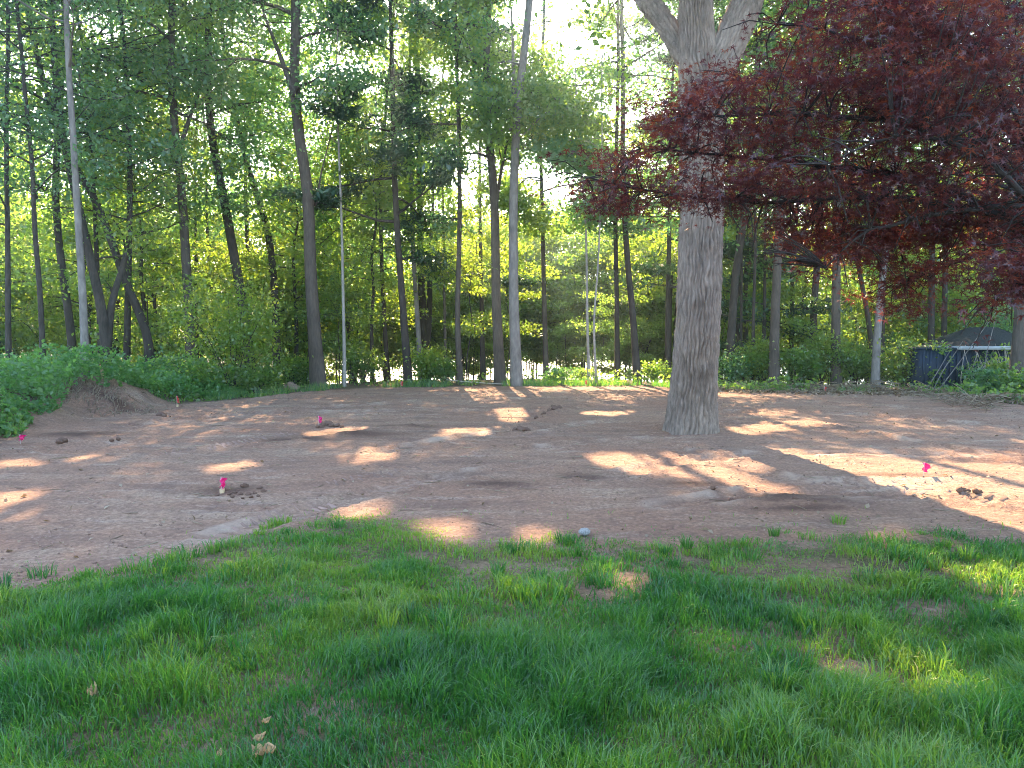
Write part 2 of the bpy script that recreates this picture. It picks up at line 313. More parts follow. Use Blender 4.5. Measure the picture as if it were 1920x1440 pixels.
# ------------------------------------------------------------------ sun gaps: crowns stay open where the photograph shows sunlit ground
LIT = [np.array([on_z(*p)[:2] for p in poly]) for poly in (
    [(1345, 822), (1430, 835), (1560, 858), (1720, 862), (1960, 872), (1990, 1030), (1900, 1000), (1760, 950), (1640, 915), (1500, 875), (1400, 845)],
    [(1080, 846), (1240, 850), (1330, 868), (1420, 892), (1540, 938), (1440, 930), (1330, 905), (1200, 888), (1090, 868)],
    [(1345, 800), (1520, 785), (1560, 795), (1400, 812)],
    [(-60, 878), (60, 858), (75, 868), (-40, 892)], [(-60, 935), (50, 917), (75, 926), (0, 960), (-60, 965)], [(150, 857), (250, 838), (262, 844), (170, 866)],
    [(570, 812), (690, 800), (700, 808), (600, 822)], [(640, 938), (740, 930), (745, 975), (650, 968)], [(745, 975), (850, 965), (860, 1010), (760, 1012)], [(950, 985), (1020, 985), (1035, 1020), (960, 1030)],
    [(1040, 1050), (1240, 1060), (1260, 1095), (1090, 1105)], [(1540, 1190), (1760, 1240), (1900, 1300), (1860, 1370), (1700, 1320), (1580, 1260)], [(880, 728), (1000, 726), (1010, 745), (880, 752)],
    [(1100, 770), (1200, 768), (1190, 778), (1090, 780)], [(930, 765), (1000, 763), (990, 790), (930, 790)], [(820, 805), (950, 800), (940, 815), (800, 818)],
    [(930, 1100), (1100, 1120), (1050, 1160), (900, 1140)], [(350, 1060), (470, 1050), (480, 1085), (360, 1095)], [(1250, 1170), (1400, 1180), (1420, 1215), (1280, 1215)],
    [(600, 1180), (760, 1170), (780, 1220), (620, 1230)], [(640, 850), (720, 842), (740, 862), (660, 872)], [(380, 870), (480, 860), (500, 875), (400, 885)])]
LITF = LIT + [np.array([[3.0, 2.8], [5.4, 2.8], [5.4, 5.3], [3.0, 5.3]])]     # light reaching the low right side of the maple
def sun_open(Pw, polys=None):
    """mask of leaves that may stay"""
    s = Pw[:, 2] / SUN[2]; x = Pw[:, 0] - SUN[0] * s; y = Pw[:, 1] - SUN[1] * s
    x = x + .35 * (vnoise(x * 2.3, y * 1.7) - .5); y = y + .5 * (vnoise(x * 1.9 + 40, y * 2.1) - .5)
    keep = np.ones(len(Pw), bool)
    for p in (polys or LITF): keep &= ~in_poly(x, y, p)
    return keep

# ------------------------------------------------------------------ trees
def crown_branches(path, rad, h0, nb, reach, R, up=0.35, shape='oval', nsub=4, cull=False):
    """branch tubes and leaf clump centres for a trunk path"""
    zmax = path[-1][2]; zmin = path[0][2]; tubes = []; cl = []
    hs = np.linspace(0, 1, nb) ** .9; az = R.random() * 6.3
    for h in hs:
        z = zmin + (h0 + (1 - h0) * h * .97) * (zmax - zmin) + R.normal() * .3
        s = np.clip(np.interp(z, path[:, 2], np.arange(len(path))), 0, len(path) - 1.01); k = int(s); p0 = path[k] + (path[k + 1] - path[k]) * (s - k); r0 = rad[k]
        az += 2.4 + R.normal() * .35
        prof = {'oval': .45 + .75 * math.sin(math.pi * min(1, .12 + .82 * h)), 'pine': 1.05 - .8 * h, 'thin': .6 + .5 * math.sin(math.pi * h)}[shape]
        Lb = reach * prof * R.uniform(.7, 1.2); el = up * (1.1 if h > .5 else .7) + R.normal() * .15
        d = np.array([math.cos(az) * math.cos(el), math.sin(az) * math.cos(el), math.sin(el)])
        n = 7; pts = [p0]
        for q in range(1, n):
            d = unit(d + R.normal(size=3) * .16 + np.array([0, 0, -.03 if shape != 'pine' else -.01])); pts.append(pts[-1] + d * Lb / (n - 1))
        pts = np.array(pts)
        if cull and (~sun_open(pts)).sum() >= 2: continue
        rb = np.linspace(min(r0 * .5, .02 + .012 * Lb), .008, n); tubes.append(tube(pts, rb, 5, False))
        for q in range(nsub):
            tq = R.uniform(.3, .98); kk = int(tq * (n - 1)); b0 = pts[kk]; sd = unit(d + R.normal(size=3) * np.array([.9, .9, .35])); Ls = Lb * R.uniform(.2, .42)
            sp = np.array([b0, b0 + sd * Ls * .5 + R.normal(size=3) * .06, b0 + sd * Ls + np.array([0, 0, -.06 * Ls])]); (tubes.append(tube(sp, [rb[kk] * .6, .009, .005], 4, False)) if b0[2] < 15 and not (cull and not sun_open(sp).all()) else None)
            for f in (.45, .75, 1.0): cl.append(b0 + (sp[-1] - b0) * f)
        cl.append(pts[-1]); cl.append(pts[-2])
    return tubes, np.array(cl)
def leaf_cloud(cl, n, size, R, sxy=.42, sz=.22, up=.7, aspect=.6, cull=True, top=None, origin=None):
    w = R.random(len(cl)) ** 1.2 + .25; k = R.choice(len(cl), n, p=w / w.sum())
    C = cl[k] + R.normal(size=(n, 3)) * np.array([sxy, sxy, sz]) * (0.6 + .8 * R.random(len(cl)))[k][:, None]
    L = size * R.uniform(.65, 1.35, n)
    if top is not None: L = L * (1 + .7 * sstep(top, top + 5, C[:, 2]))
    if cull: kp = sun_open(C); C = C[kp]; L = L[kp]; k = k[kp]
    tone = R.random(len(cl))[k]
    V, fs, ti = leaf_quads(C, L, R, up, aspect)
    return V, fs, np.clip(.55 * np.repeat(tone, 4) + .45 * ti, 0, 1)
def trunk_path(pts_px, Yd, H, R, dy=0.0, base_z=None):
    P = [at_y(px, py, Yd) for px, py in pts_px]
    gb = gz(P[0][0], Yd, False) if base_z is None else base_z
    d0 = P[1] - P[0]; b = P[0] - d0 * ((P[0][2] - gb + .25) / max(d0[2], .3)) * .9; b[2] = gb - .25; b[0] = .5 * b[0] + .5 * P[0][0]
    P = [b] + P if P[0][2] > gb - .2 else [b] + P[1:]
    d = unit(P[-1] - P[-2])
    while P[-1][2] < H:
        d = unit(d * np.array([.8, .8, 1]) + np.array([0, 0, .12]) + R.normal(size=3) * np.array([.05, .05, 0])); P.append(P[-1] + d * 1.6)
    P = np.array(P); P[:, 1] += np.linspace(0, dy, len(P)); return P
def build_tree(name, label, path, r0, bark, leafm, R, h0=.4, nb=22, reach=3., nleaf=9000, lsize=.15, up=.35, shape='oval', taper=.8, forks=(), cull=True, group=None, sides=9, sxy=.42, sz=.22, aspect=.6, cat='tree', nsub=4, top=13.):
    root = empty(name, (path[0][0], path[0][1], path[0][2] + .25)); base = np.array(root.location)
    Pt = resample(path, max(14, int(len(path) * 3))); f = np.linspace(0, 1, len(Pt)); rad = r0 * (1 - taper * f ** .9) * (1 + .45 * np.exp(-f * 26))
    tubes = [tube(Pt, rad, sides, True)]
    cls = []
    bt, cl = crown_branches(Pt, rad, h0, nb, reach, R, up, shape, nsub, cull); tubes += bt; cls.append(cl)
    for fk, fr in forks:                                  # each fork: path and base radius
        Q = resample(fk, 16); rr = fr * (1 - .8 * np.linspace(0, 1, 16)); tubes.append(tube(Q, rr, 7, True))
        bt, cl = crown_branches(Q, rr, .45, max(5, nb // 3), reach * .8, R, up, shape, nsub, cull); tubes += bt; cls.append(cl)
    V, fs, _ = join(tubes); mesh_np('trunk', V - base, fs, M[bark], root, smooth=True)
    V, fs, ti = leaf_cloud(np.concatenate(cls), nleaf, lsize, R, sxy, sz, 1.4 if shape == 'pine' else .7, aspect, cull, top)
    mesh_np('crown', V - base, fs, M[leafm], root, attrs={'tint': ti})
    tag(root, label, cat, group); return root

# trees one can tell apart: (label, base-to-top pixels, depth, width px, height, bark, leaf, crown start, reach, leaves)
SPEC = [
 ('pale grey slender tree beside the leafy bank, leaning slightly left', [(158, 712), (150, 560), (138, 420), (125, 250), (112, 100), (105, 0)], 19.5, 15, 20, 'bark_grey', 'leaf_cool', .5, 3.2, 9000),
 ('dark tree splitting low into two trunks in a V above the dirt mound', [(199, 700), (190, 600), (180, 567), (163, 500), (147, 450), (130, 380)], 22.5, 20, 18, 'bark_dark', 'leaf', .45, 3.2, 9000),
 ('dark trunk leaning far to the left across its neighbours', [(284, 690), (277, 617), (253, 567), (233, 517), (217, 467), (180, 367), (143, 317)], 24, 17, 19, 'bark_dark', 'leaf', .5, 3.0, 8000),
 ('straight dark tree right of the V-shaped twin trunks', [(237, 705), (240, 560), (243, 430), (244, 320)], 25, 13, 20, 'bark_dark', 'leaf', .45, 3.0, 8000),
 ('thick brown tree with a limb rising to the right, behind the lime bush', [(358, 700), (353, 600), (347, 533), (337, 367), (327, 300), (315, 187), (312, 100)], 25, 19, 26, 'bark', 'leaf_cool', .42, 3.6, 12000),
 ('dark trunk leaning left beyond the lime bush', [(470, 690), (452, 560), (437, 480), (413, 350), (397, 283), (386, 200)], 27, 20, 24, 'bark_dark', 'leaf_cool', .42, 3.4, 11000),
 ('dark trunk between the leaning tree and the thick brown trunk at the dirt edge', [(519, 700), (513, 550), (503, 450), (480, 370), (463, 330)], 30, 16, 22, 'bark_dark', 'leaf', .45, 3.2, 9000),
 ('thick brown tree standing at the dirt edge next to the thin pale sapling', [(597, 728), (590, 650), (580, 500), (576, 360), (556, 240), (547, 143), (552, 33)], 24.5, 25, 28, 'bark', 'leaf_cool', .38, 3.8, 13000),
 ('very thin pale sapling rising beside the thick brown trunk', [(645, 726), (640, 560), (635, 400), (628, 280), (622, 150)], 24.6, 7, 12, 'bark_pale', 'leaf', .6, 1.4, 1500),
 ('slim pale grey trunk in front of the dark twin stems', [(788, 690), (780, 560), (773, 460), (769, 300), (765, 180)], 29, 10, 22, 'bark_grey', 'leaf', .45, 2.8, 7000),
 ('pair of dark stems joined at the foot behind the slim pale grey trunk', [(798, 690), (790, 560), (787, 467), (784, 300)], 33, 16, 24, 'bark_dark', 'leaf', .4, 3.2, 9000),
 ('slim straight dark trunk standing alone near the end of the pale pole', [(863, 718), (857, 600), (862, 433), (862, 333), (860, 200)], 26, 11, 21, 'bark', 'leaf_cool', .42, 2.6, 7000),
 ('dark forked trunk close beside the tall grey trunk', [(938, 720), (930, 567), (928, 400), (924, 320), (912, 233), (912, 133), (915, 20)], 26, 19, 27, 'bark', 'leaf', .42, 3.4, 11000),
 ('tall smooth grey trunk standing at the dirt edge in the middle', [(969, 724), (963, 567), (962, 400), (965, 300), (970, 200), (983, 100), (993, 0)], 25, 20, 28, 'bark_grey', 'leaf', .5, 3.2, 11000),
 ('slim dark trunk right of the tall grey one, in front of the pond', [(1024, 697), (1020, 533), (1017, 400), (1014, 280)], 29, 10, 21, 'bark', 'leaf', .42, 2.8, 11000),
 ('thin pale birch stem, the left of two crossing stems', [(1105, 718), (1102, 600), (1102, 517), (1100, 400)], 25.6, 6, 11, 'bark_pale', 'leaf', .6, 1.3, 1500),
 ('thin pale birch stem, the right of two crossing stems', [(1118, 724), (1112, 600), (1120, 517), (1124, 430)], 25.2, 5, 10, 'bark_pale', 'leaf', .6, 1.2, 1300),
 ('slim upright dark trunk right of the pale birch stems', [(1158, 717), (1158, 600), (1157, 500), (1155, 380)], 26.5, 10, 22, 'bark_dark', 'leaf_cool', .38, 3.0, 12500),
 ('dark trunk leaning left just beside the great oak', [(1196, 718), (1188, 590), (1178, 490), (1172, 380)], 26, 13, 24, 'bark_dark', 'leaf_cool', .36, 3.2, 13500),
 ('dark slanting trunk just right of the great oak', [(1368, 705), (1375, 600), (1383, 500), (1397, 433), (1405, 380), (1412, 250)], 27, 16, 25, 'bark_dark', 'leaf_cool', .45, 3.2, 10000),
 ('sturdy dark trunk behind the brush, its top curving right under the red maple', [(1452, 722), (1455, 600), (1462, 483), (1468, 390), (1485, 250), (1504, 130)], 25.5, 18, 25, 'bark', 'leaf_cool', .48, 3.2, 10000),
 ('dark trunk rising from the shrubs right of the sturdy dark trunk', [(1523, 690), (1528, 567), (1535, 490), (1540, 380)], 28, 14, 23, 'bark_dark', 'leaf', .42, 3.0, 9000),
 ('thick grey brown trunk standing behind the middle of the brush strip', [(1568, 712), (1570, 567), (1573, 483), (1576, 350)], 26, 17, 25, 'bark', 'leaf', .42, 3.2, 10000),
 ('thin crooked dark trunk behind the pale leaning one', [(1640, 690), (1635, 633), (1627, 567), (1612, 495), (1610, 400)], 29, 10, 18, 'bark_dark', 'leaf', .42, 2.8, 7000),
 ('pale grey trunk leaning right near the blue shed', [(1642, 718), (1647, 633), (1657, 533), (1668, 467), (1674, 390), (1690, 250)], 25, 14, 23, 'bark_grey', 'leaf', .45, 3.0, 9000),
 ('left of two dark trunks standing side by side behind the blue container', [(1747, 690), (1750, 580), (1753, 500), (1755, 380)], 29, 13, 22, 'bark_dark', 'leaf', .42, 3.0, 8000),
 ('right of two dark trunks standing side by side behind the blue container', [(1768, 690), (1769, 560), (1771, 450), (1772, 350)], 29.5, 11, 21, 'bark_dark', 'leaf', .42, 3.0, 8000),
 ('dark trunk behind the roof of the shed', [(1850, 690), (1851, 533), (1858, 433), (1860, 330)], 30, 15, 22, 'bark_dark', 'leaf', .42, 3.0, 8000),
 ('pinkish brown tree at the right end of the dirt, leaning right', [(1903, 738), (1914, 640), (1922, 540), (1925, 400)], 22, 24, 21, 'bark', 'leaf_cool', .45, 3.0, 8000),
 ('thin dark trunk at the far left above the leafy bank', [(80, 680), (78, 633), (73, 533), (63, 440), (58, 300)], 21, 11, 17, 'bark_dark', 'leaf_cool', .35, 3.0, 9000),
 ('dark trunk at the left margin behind the leaves', [(16, 680), (13, 600), (12, 480), (8, 300)], 22, 11, 18, 'bark_dark', 'leaf_cool', .32, 3.2, 10000),
 ('thick dark trunk left of the pale slender tree, leaning left', [(136, 690), (132, 630), (117, 533), (104, 450)], 25, 16, 21, 'bark_dark', 'leaf', .4, 3.2, 9000),
 ('thin dark trunk rising between the two arms of the V', [(190, 690), (187, 580), (184, 500), (180, 380)], 26, 10, 19, 'bark_dark', 'leaf', .4, 3.0, 7000),
 ('thin dark trunk right of the thick brown tree with the side limb', [(368, 690), (365, 583), (361, 483), (358, 380)], 31, 7, 18, 'bark_dark', 'leaf', .4, 2.6, 6000),
 ('thin dark trunk deep behind the lime bush', [(400, 690), (395, 567), (384, 467), (380, 380)], 32, 7, 18, 'bark_dark', 'leaf', .4, 2.6, 6000),
 ('slim dark trunk deep in the shade left of the pine', [(726, 700), (720, 600), (714, 480), (712, 380)], 30, 9, 19, 'bark_dark', 'leaf', .4, 2.8, 7000),
 ('thin dark trunk behind the slim straight one, before the pond', [(836, 700), (834, 600), (832, 480), (832, 380)], 30, 6, 15, 'bark', 'leaf', .45, 2.2, 4000),
 ('thin dark stem between the great oak and the slanting trunk', [(1392, 700), (1393, 600), (1396, 500)], 27.5, 6, 13, 'bark_dark', 'leaf', .4, 2.0, 4000),
 ('thin dark stem between the slanting trunk and the sturdy dark trunk', [(1412, 710), (1414, 600), (1418, 500)], 27, 7, 14, 'bark_dark', 'leaf', .4, 2.2, 4000),
]
FORKS = {
 1: [([(200, 668), (204, 620), (210, 550), (227, 520), (231, 495), (240, 467), (246, 400), (247, 310)], 17)],
 4: [([(335, 290), (350, 235), (365, 198), (384, 140), (392, 60)], 9), ([(340, 385), (352, 315), (385, 372)], 3)],
 7: [([(552, 180), (520, 90), (495, 30), (480, -40)], 11), ([(577, 340), (592, 400), (600, 330), (640, 180)], 5)],
 10: [([(800, 660), (806, 560), (805, 467), (810, 417), (815, 300)], 14)],
 12: [([(928, 400), (936, 340), (944, 300), (954, 250), (975, 215)], 8), ([(912, 190), (880, 130), (860, 60), (845, 0)], 6)],
 13: [([(967, 230), (962, 170), (963, 130), (960, 40), (955, -30)], 10), ([(967, 265), (1000, 235), (1020, 205)], 3)],
}
for q, (lab, pts, Yd, w, H, bk, lf, h0, reach, nl) in enumerate(SPEC):
    R = np.random.default_rng(100 + q); path = trunk_path(pts, Yd, H, R, dy=R.uniform(-.5, 1.2))
    fk = []
    for fp, fw in FORKS.get(q, ()):
        fa = np.array([at_y(a, b, Yd + .25 * i_) for i_, (a, b) in enumerate(fp)]); fk.append((fa, fw / 2 / F * Yd))
    thin = w < 8
    build_tree('sapling' if thin else 'tree', lab, path, w / 2 / F * Yd, bk, lf, R, h0 if thin else h0 * (.62 if 700 < pts[0][0] < 1340 else .82), 12 if thin else 38, reach * 1.08, int(nl * (1 if thin else 2.15 if 900 < pts[0][0] < 1260 else 1.75 if 450 < pts[0][0] < 1340 else 1.4)), .11 if thin else .15 * Yd / 26, forks=fk, taper=.72)
# pines with flat dark boughs
for q, (lab, pts, Yd, w, H, h0, reach, nl) in enumerate([
 ('dark pine with flat layered boughs left of centre', [(765, 710), (757, 600), (747, 467), (742, 390), (738, 280), (736, 150)], 26, 15, 21, .22, 3.1, 17000),
 ('shorter dark pine behind the slim straight trunk', [(905, 690), (903, 560), (900, 420), (899, 300)], 31, 10, 15, .25, 2.6, 9000),
 ('slim pine with drooping boughs left of the great oak', [(1252, 700), (1252, 600), (1254, 480), (1256, 350)], 29, 11, 19, .18, 2.8, 12000),
 ('young pine with soft boughs behind the brush strip', [(1432, 700), (1432, 640), (1434, 560)], 28.5, 8, 11, .14, 2.4, 8000)]):
    R = np.random.default_rng(300 + q)
    build_tree('pine_tree', lab, trunk_path(pts, Yd, H, R), w / 2 / F * Yd, 'bark_dark', 'needle', R, h0, 34, reach, int(nl * 1.15), .24, .06, 'pine', .85, aspect=.3, sxy=.3, sz=.06, nsub=6)

# deeper woods: shared meshes
R = np.random.default_rng(5)
LIB = []
for q in range(6):
    R2 = np.random.default_rng(700 + q); H = [10, 12, 9, 13, 11, 9.5][q]
    P = np.array([[0, 0, -.25]] + [[R2.normal() * .05 * k_, R2.normal() * .05 * k_, k_ * H / 8] for k_ in range(1, 9)])
    rt = build_tree('slim_tree', 'x', P, .11, 'bark_dark', ['leaf', 'leaf_lime', 'leaf', 'leaf_lime', 'leaf_cool', 'leaf'][q], R2, .30, 22, 2.6, 7500, .17, cull=False, sides=7, top=50)
    LIB.append(rt)
spots = []
def shades(x, y):
    z = np.linspace(4, 21, 12); gx_, gy_ = x - SUN[0] * z / SUN[2], y - SUN[1] * z / SUN[2]
    return any((in_poly(gx_ + d_, gy_, p)).any() for p in LIT[:2] + LIT[3:5] for d_ in (-3, -1.5, 0, 1.5, 3))
while len(spots) < 44:
    y = R.uniform(28.5, 40); x = R.uniform(-.78, .78) * y
    if all((x - a) ** 2 + (y - b) ** 2 > 3.6 for a, b in spots): 
        if (-.27 * y < x < .22 * y and R.random() < .3) or shades(x, y): continue
        spots.append((x, y))
first = set()
for q, (x, y) in enumerate(spots):
    k_ = q % 6; o = LIB[k_] if k_ not in first else copy_tree(LIB[k_]); first.add(k_)
    o.location = (x, y, float(gz(x, y, False))); o.rotation_euler = (0, 0, R.uniform(0, 6.28)); s = R.uniform(.75, 1.1); o.scale = (s, s, s)
    tag(o, 'slim leafy tree deep in the woods behind the front trunks', 'tree', 'slim trees deep in the woods')
# taller trees further in, seen above the understory
LIB3 = []
for q in range(3):
    R2 = np.random.default_rng(750 + q); H = [18, 20, 19][q]
    P = np.array([[0, 0, -.25]] + [[R2.normal() * .05 * k_, R2.normal() * .05 * k_, k_ * H / 8] for k_ in range(1, 9)])
    LIB3.append(build_tree('tall_tree', 'x', P, .14, 'bark_dark', ['leaf_cool', 'leaf', 'leaf_cool'][q], R2, .52, 26, 3.0, 8000, .18, cull=False, sides=7, top=50))
first = set(); n = 0; sp3 = []
while n < 9:
    y = R.uniform(30, 36); x = R.choice([-1, 1], p=[.6, .4]) * R.uniform(.2, .74) * y
    if any((x - a) ** 2 + (y - b) ** 2 < 5 for a, b in sp3) or shades(x, y): continue
    sp3.append((x, y)); k_ = n % 3; o = LIB3[k_] if k_ not in first else copy_tree(LIB3[k_]); first.add(k_); n += 1
    o.location = (x, y, float(gz(x, y, False))); o.rotation_euler = (0, 0, R.uniform(0, 6.28)); s = R.uniform(.85, 1.1); o.scale = (s, s, s)
    tag(o, 'tall dark-stemmed tree further into the woods, leafy only high up', 'tree', 'tall trees further into the woods')
# understory saplings with sprays of lime leaves
LIB2 = []
for q in range(5):
    R2 = np.random.default_rng(800 + q); H = [4.5, 6, 3.5, 5, 7][q]
    P = np.array([[0, 0, -.25]] + [[R2.normal() * .08 * k_, R2.normal() * .08 * k_, k_ * H / 6] for k_ in range(1, 7)])
    LIB2.append(build_tree('understory_sapling', 'x', P, .03, 'bark_dark', ['leaf_lime', 'leaf_lime', 'leaf_lime', 'leaf', 'leaf_lime'][q], R2, .34, 16, 1.8, 4200, .13, cull=False, sides=5, top=50, sxy=.3, sz=.1, up=.2))
first = set(); n = 0
while n < 190:
    y = R.uniform(40, 47) if n % 4 < 3 else R.uniform(26, 40); x = (R.uniform(-.3, .26) if n % 4 == 1 else R.uniform(-.06, .2) if n % 12 == 2 else R.uniform(-.76, .76)) * y
    if y < 30 and R.random() < .35: continue
    if -.25 * y < x < .2 * y and y < 38 and R.random() < .5: continue
    k_ = int(R.integers(5)); o = LIB2[k_] if k_ not in first else copy_tree(LIB2[k_]); first.add(k_); n += 1
    o.location = (x, y, float(gz(x, y, False))); o.rotation_euler = (0, 0, R.uniform(0, 6.28)); s = R.uniform(.7, 1.2) * (1.35 if y > 40 else 1); o.scale = (s, s, s)
    tag(o, 'small sapling with sprays of bright leaves among the trunks', 'sapling', 'understory saplings among the trunks')

# ------------------------------------------------------------------ the great oak
R = np.random.default_rng(41); YO = on_z(1295, 812)[1]
def oak_stem(px, wid, nseg, k=220, flare=0.0, root=None, yoff=None):
    P = np.array([at_y(a, b, YO + .37 + (0 if yoff is None else yoff[i_])) for i_, (a, b) in enumerate(px)]); s = np.concatenate([[0], np.cumsum(np.linalg.norm(np.diff(P, axis=0), axis=1))])
    Q = resample(P, nseg); t_ = np.linspace(0, s[-1], nseg); r = np.interp(t_, s, np.array(wid) / 2 / F * (YO + .37))
    V, fs = tube(Q, r, k, True); N = nseg * k; A = np.tile(np.arange(k) / k, nseg); Zs = np.repeat(t_, k)
    cen = np.repeat(Q, k, 0); out_ = unit(V[:N] - cen)
    # interlacing vertical ridges
    nr = max(12, int(36 * wid[1] / 87)); c = A * nr; wob = 1.5 * (fbm(A * 18, Zs * 3.2, 3) - .5) + .22 * np.sin(Zs * 11 + 9 * vnoise(np.floor(A * nr / 2) * 3.3, Zs * .8))
    per = lambda q_: q_
    rid = np.abs(((c + wob) % 1) - .5) * 2; brk = vnoise(np.floor(c + wob) * 3.7, Zs * 7)
    disp = .062 * np.minimum(rid * 1.5, 1) ** .8 * (0.45 + .75 * brk) + .010 * (vnoise(A * 90, Zs * 26) - .5)
    fl = flare * np.exp(-Zs / .42) * (1 + .45 * np.sin(A * 2 * np.pi * 5 + 1) + .3 * np.sin(A * 2 * np.pi * 3 + 2))
    V[:N] += out_ * (disp - .042 + fl)[:, None]
    return V, fs, Q, r
ob = at_y(1296, 812, YO + .37); ob[2] = 0.0
oak = empty('oak_tree', ob); base = np.array(oak.location)
px = [(1294, 830), (1297, 790), (1303, 700), (1309, 600), (1316, 400), (1315, 250), (1311, 140), (1306, 60), (1302, -60), (1300, -200), (1290, -380), (1280, -600)]
V, fs, QT, rT = oak_stem(px, [92, 87, 81, 79, 77, 78, 74, 60, 54, 48, 36, 16], 270, 190, .10)
mesh_np('trunk', V - base, fs, M['bark_oak'], oak, smooth=True)
V, fs, QR, rR = oak_stem([(1322, 190), (1342, 140), (1370, 75), (1402, 0), (1440, -100), (1490, -260), (1520, -420)], [56, 60, 60, 56, 46, 32, 12], 80, 120, 0, yoff=[0, 0, .1, .2, .5, 1, 1.5])
mesh_np('limb', V - base, fs, M['bark_oak'], oak, smooth=True)
V, fs, QL, rL = oak_stem([(1310, 150), (1285, 105), (1245, 40), (1210, 0), (1150, -90), (1080, -220), (1040, -380)], [34, 40, 40, 38, 30, 22, 8], 70, 84, 0, yoff=[0, .3, .8, 1.2, 2, 2.8, 3.5])
mesh_np('limb', V - base, fs, M['bark_oak'], oak, smooth=True)
tubes, cls = [], []
for Q_, r_, h0_, nb_ in ((QT, rT, .72, 16), (QR, rR, .5, 14), (QL, rL, .5, 12)):
    bt, cl = crown_branches(Q_[::6], r_[::6], h0_, nb_, 3.6, R); tubes += bt; cls.append(cl)
V, fs, _ = join(tubes); mesh_np('branch', V - base, fs, M['bark_oak'], oak, smooth=True)
cl = np.concatenate(cls)
el = (cl[:, 2] - CAM_H) / np.maximum(cl[:, 1], 1.); cl = cl[cl[:, 2] > 6.8]
V, fs, ti = leaf_cloud(cl, 16000, .16, R, .5, .28, cull=True, top=12)
mesh_np('crown', V - base, fs, M['leaf'], oak, attrs={'tint': ti})
tag(oak, 'great oak with furrowed bark standing in the bare soil, forking high up', 'tree')

# ------------------------------------------------------------------ the red maple
R = np.random.default_rng(52)
mb = np.array([5.9, 6.6, float(gz(5.9, 6.6))])
maple = empty('maple_tree', mb); tubes = []; twigs = []; skel = []
tr = np.array([mb + [0, 0, -.2], mb + [-.05, 0, .7], mb + [-.2, .05, 1.5], mb + [-.3, .1, 2.1]]); tubes.append(tube(resample(tr, 10), np.linspace(.15, .1, 10), 10, True))
top = tr[-1]
# main branches aimed at places of the photograph; depth in metres
BR = [([(1900, 420), (1750, 392), (1600, 388), (1450, 400), (1310, 395), (1200, 370), (1120, 355)], 6.4), ([(1905, 395), (1780, 330), (1620, 300), (1470, 290), (1330, 280), (1225, 270)], 6.9),
      ([(1900, 380), (1790, 260), (1650, 210), (1500, 190), (1370, 170), (1270, 165)], 6.2), ([(1910, 340), (1820, 180), (1700, 100), (1580, 60), (1480, 40)], 6.6), ([(1930, 330), (1880, 120), (1800, 0), (1720, -80)], 6.0),
      ([(1920, 440), (1820, 430), (1720, 440), (1620, 450), (1520, 465)], 7.0), ([(1925, 430), (1850, 470), (1780, 510), (1740, 530), (1700, 560)], 7.4), ([(1930, 470), (1910, 500), (1880, 540)], 5.2),
      ([(1915, 360), (1850, 300), (1740, 250), (1640, 260), (1540, 330)], 5.6), ([(1940, 300), (1930, 120), (1900, -40)], 6.4), ([(1920, 420), (1800, 380), (1680, 350), (1560, 360), (1440, 380)], 7.4),
      ([(1915, 410), (1760, 410), (1640, 430), (1540, 430), (1470, 490)], 6.0), ([(1925, 330), (1830, 230), (1720, 180), (1600, 130), (1480, 120), (1400, 110)], 7.4), ([(2000, 350), (2060, 200), (2100, 0)], 6.5), ([(1990, 400), (2080, 380), (2180, 380)], 6.0), ([(1980, 380), (2000, 300), (2050, 330)], 8.2),
      ([(1920, 300), (1860, 60), (1740, 20), (1600, -20), (1500, -60)], 6.8), ([(1910, 380), (1800, 300), (1680, 320), (1560, 280)], 8.0)]
for pts, Yd in BR:
    P = np.array([at_y(a, b, Yd) for a, b in pts]); P += np.linspace(0, 1, len(P))[:, None] * R.normal(size=3) * .15
    P = np.concatenate([top[None], P]); Q_ = resample(P, 22); Q_ += np.cumsum(R.normal(size=Q_.shape) * .012, 0); rr = np.linspace(.045, .006, 22); tubes.append(tube(Q_, rr, 6, False)); skel += list(Q_[3:])
    for s in range(4, 22):
        for side in range(3):
            d = unit(Q_[s] - Q_[s - 1]); a = R.normal(size=3) * [1, 1, .3]; a = unit(a + d * .7); Ls = R.uniform(.18, .55) * (1.2 - .4 * s / 22)
            e = Q_[s] + a * Ls + [0, 0, -.12 * Ls]; tubes.append(tube(np.array([Q_[s], Q_[s] + a * Ls * .5 + [0, 0, .03], e]), [rr[s] * .5, .005, .003], 4, False)); twigs.append((Q_[s] + a * Ls * .4, e))
ntw = len(twigs)
# leaf pads through the crown, each on its own twig from the nearest branch
SK = np.array(skel)
REG = [([(1300, 130), (1400, 150), (1460, 60), (1490, -40), (1960, -60), (1960, 420), (1700, 390), (1560, 420), (1330, 395), (1220, 375), (1100, 345), (1120, 300), (1230, 270), (1225, 215)], 330, 5.6, 7.6),
       ([(1640, -40), (1960, -60), (1960, 330), (1760, 300), (1620, 180)], 130, 5.0, 8.0), ([(1440, 420), (1540, 395), (1760, 380), (1960, 400), (1960, 470), (1800, 450), (1640, 480), (1500, 495)], 110, 6.4, 7.6),
       ([(1660, 470), (1780, 440), (1790, 520), (1760, 560), (1690, 610), (1650, 560)], 24, 6.6, 7.6), ([(1870, 480), (1960, 470), (1960, 570), (1880, 560)], 22, 4.8, 5.6), ([(1390, 420), (1470, 420), (1480, 510), (1400, 480)], 16, 5.6, 6.4), ([(1100, 340), (1260, 360), (1330, 410), (1220, 400), (1110, 410)], 16, 6.2, 6.8)]
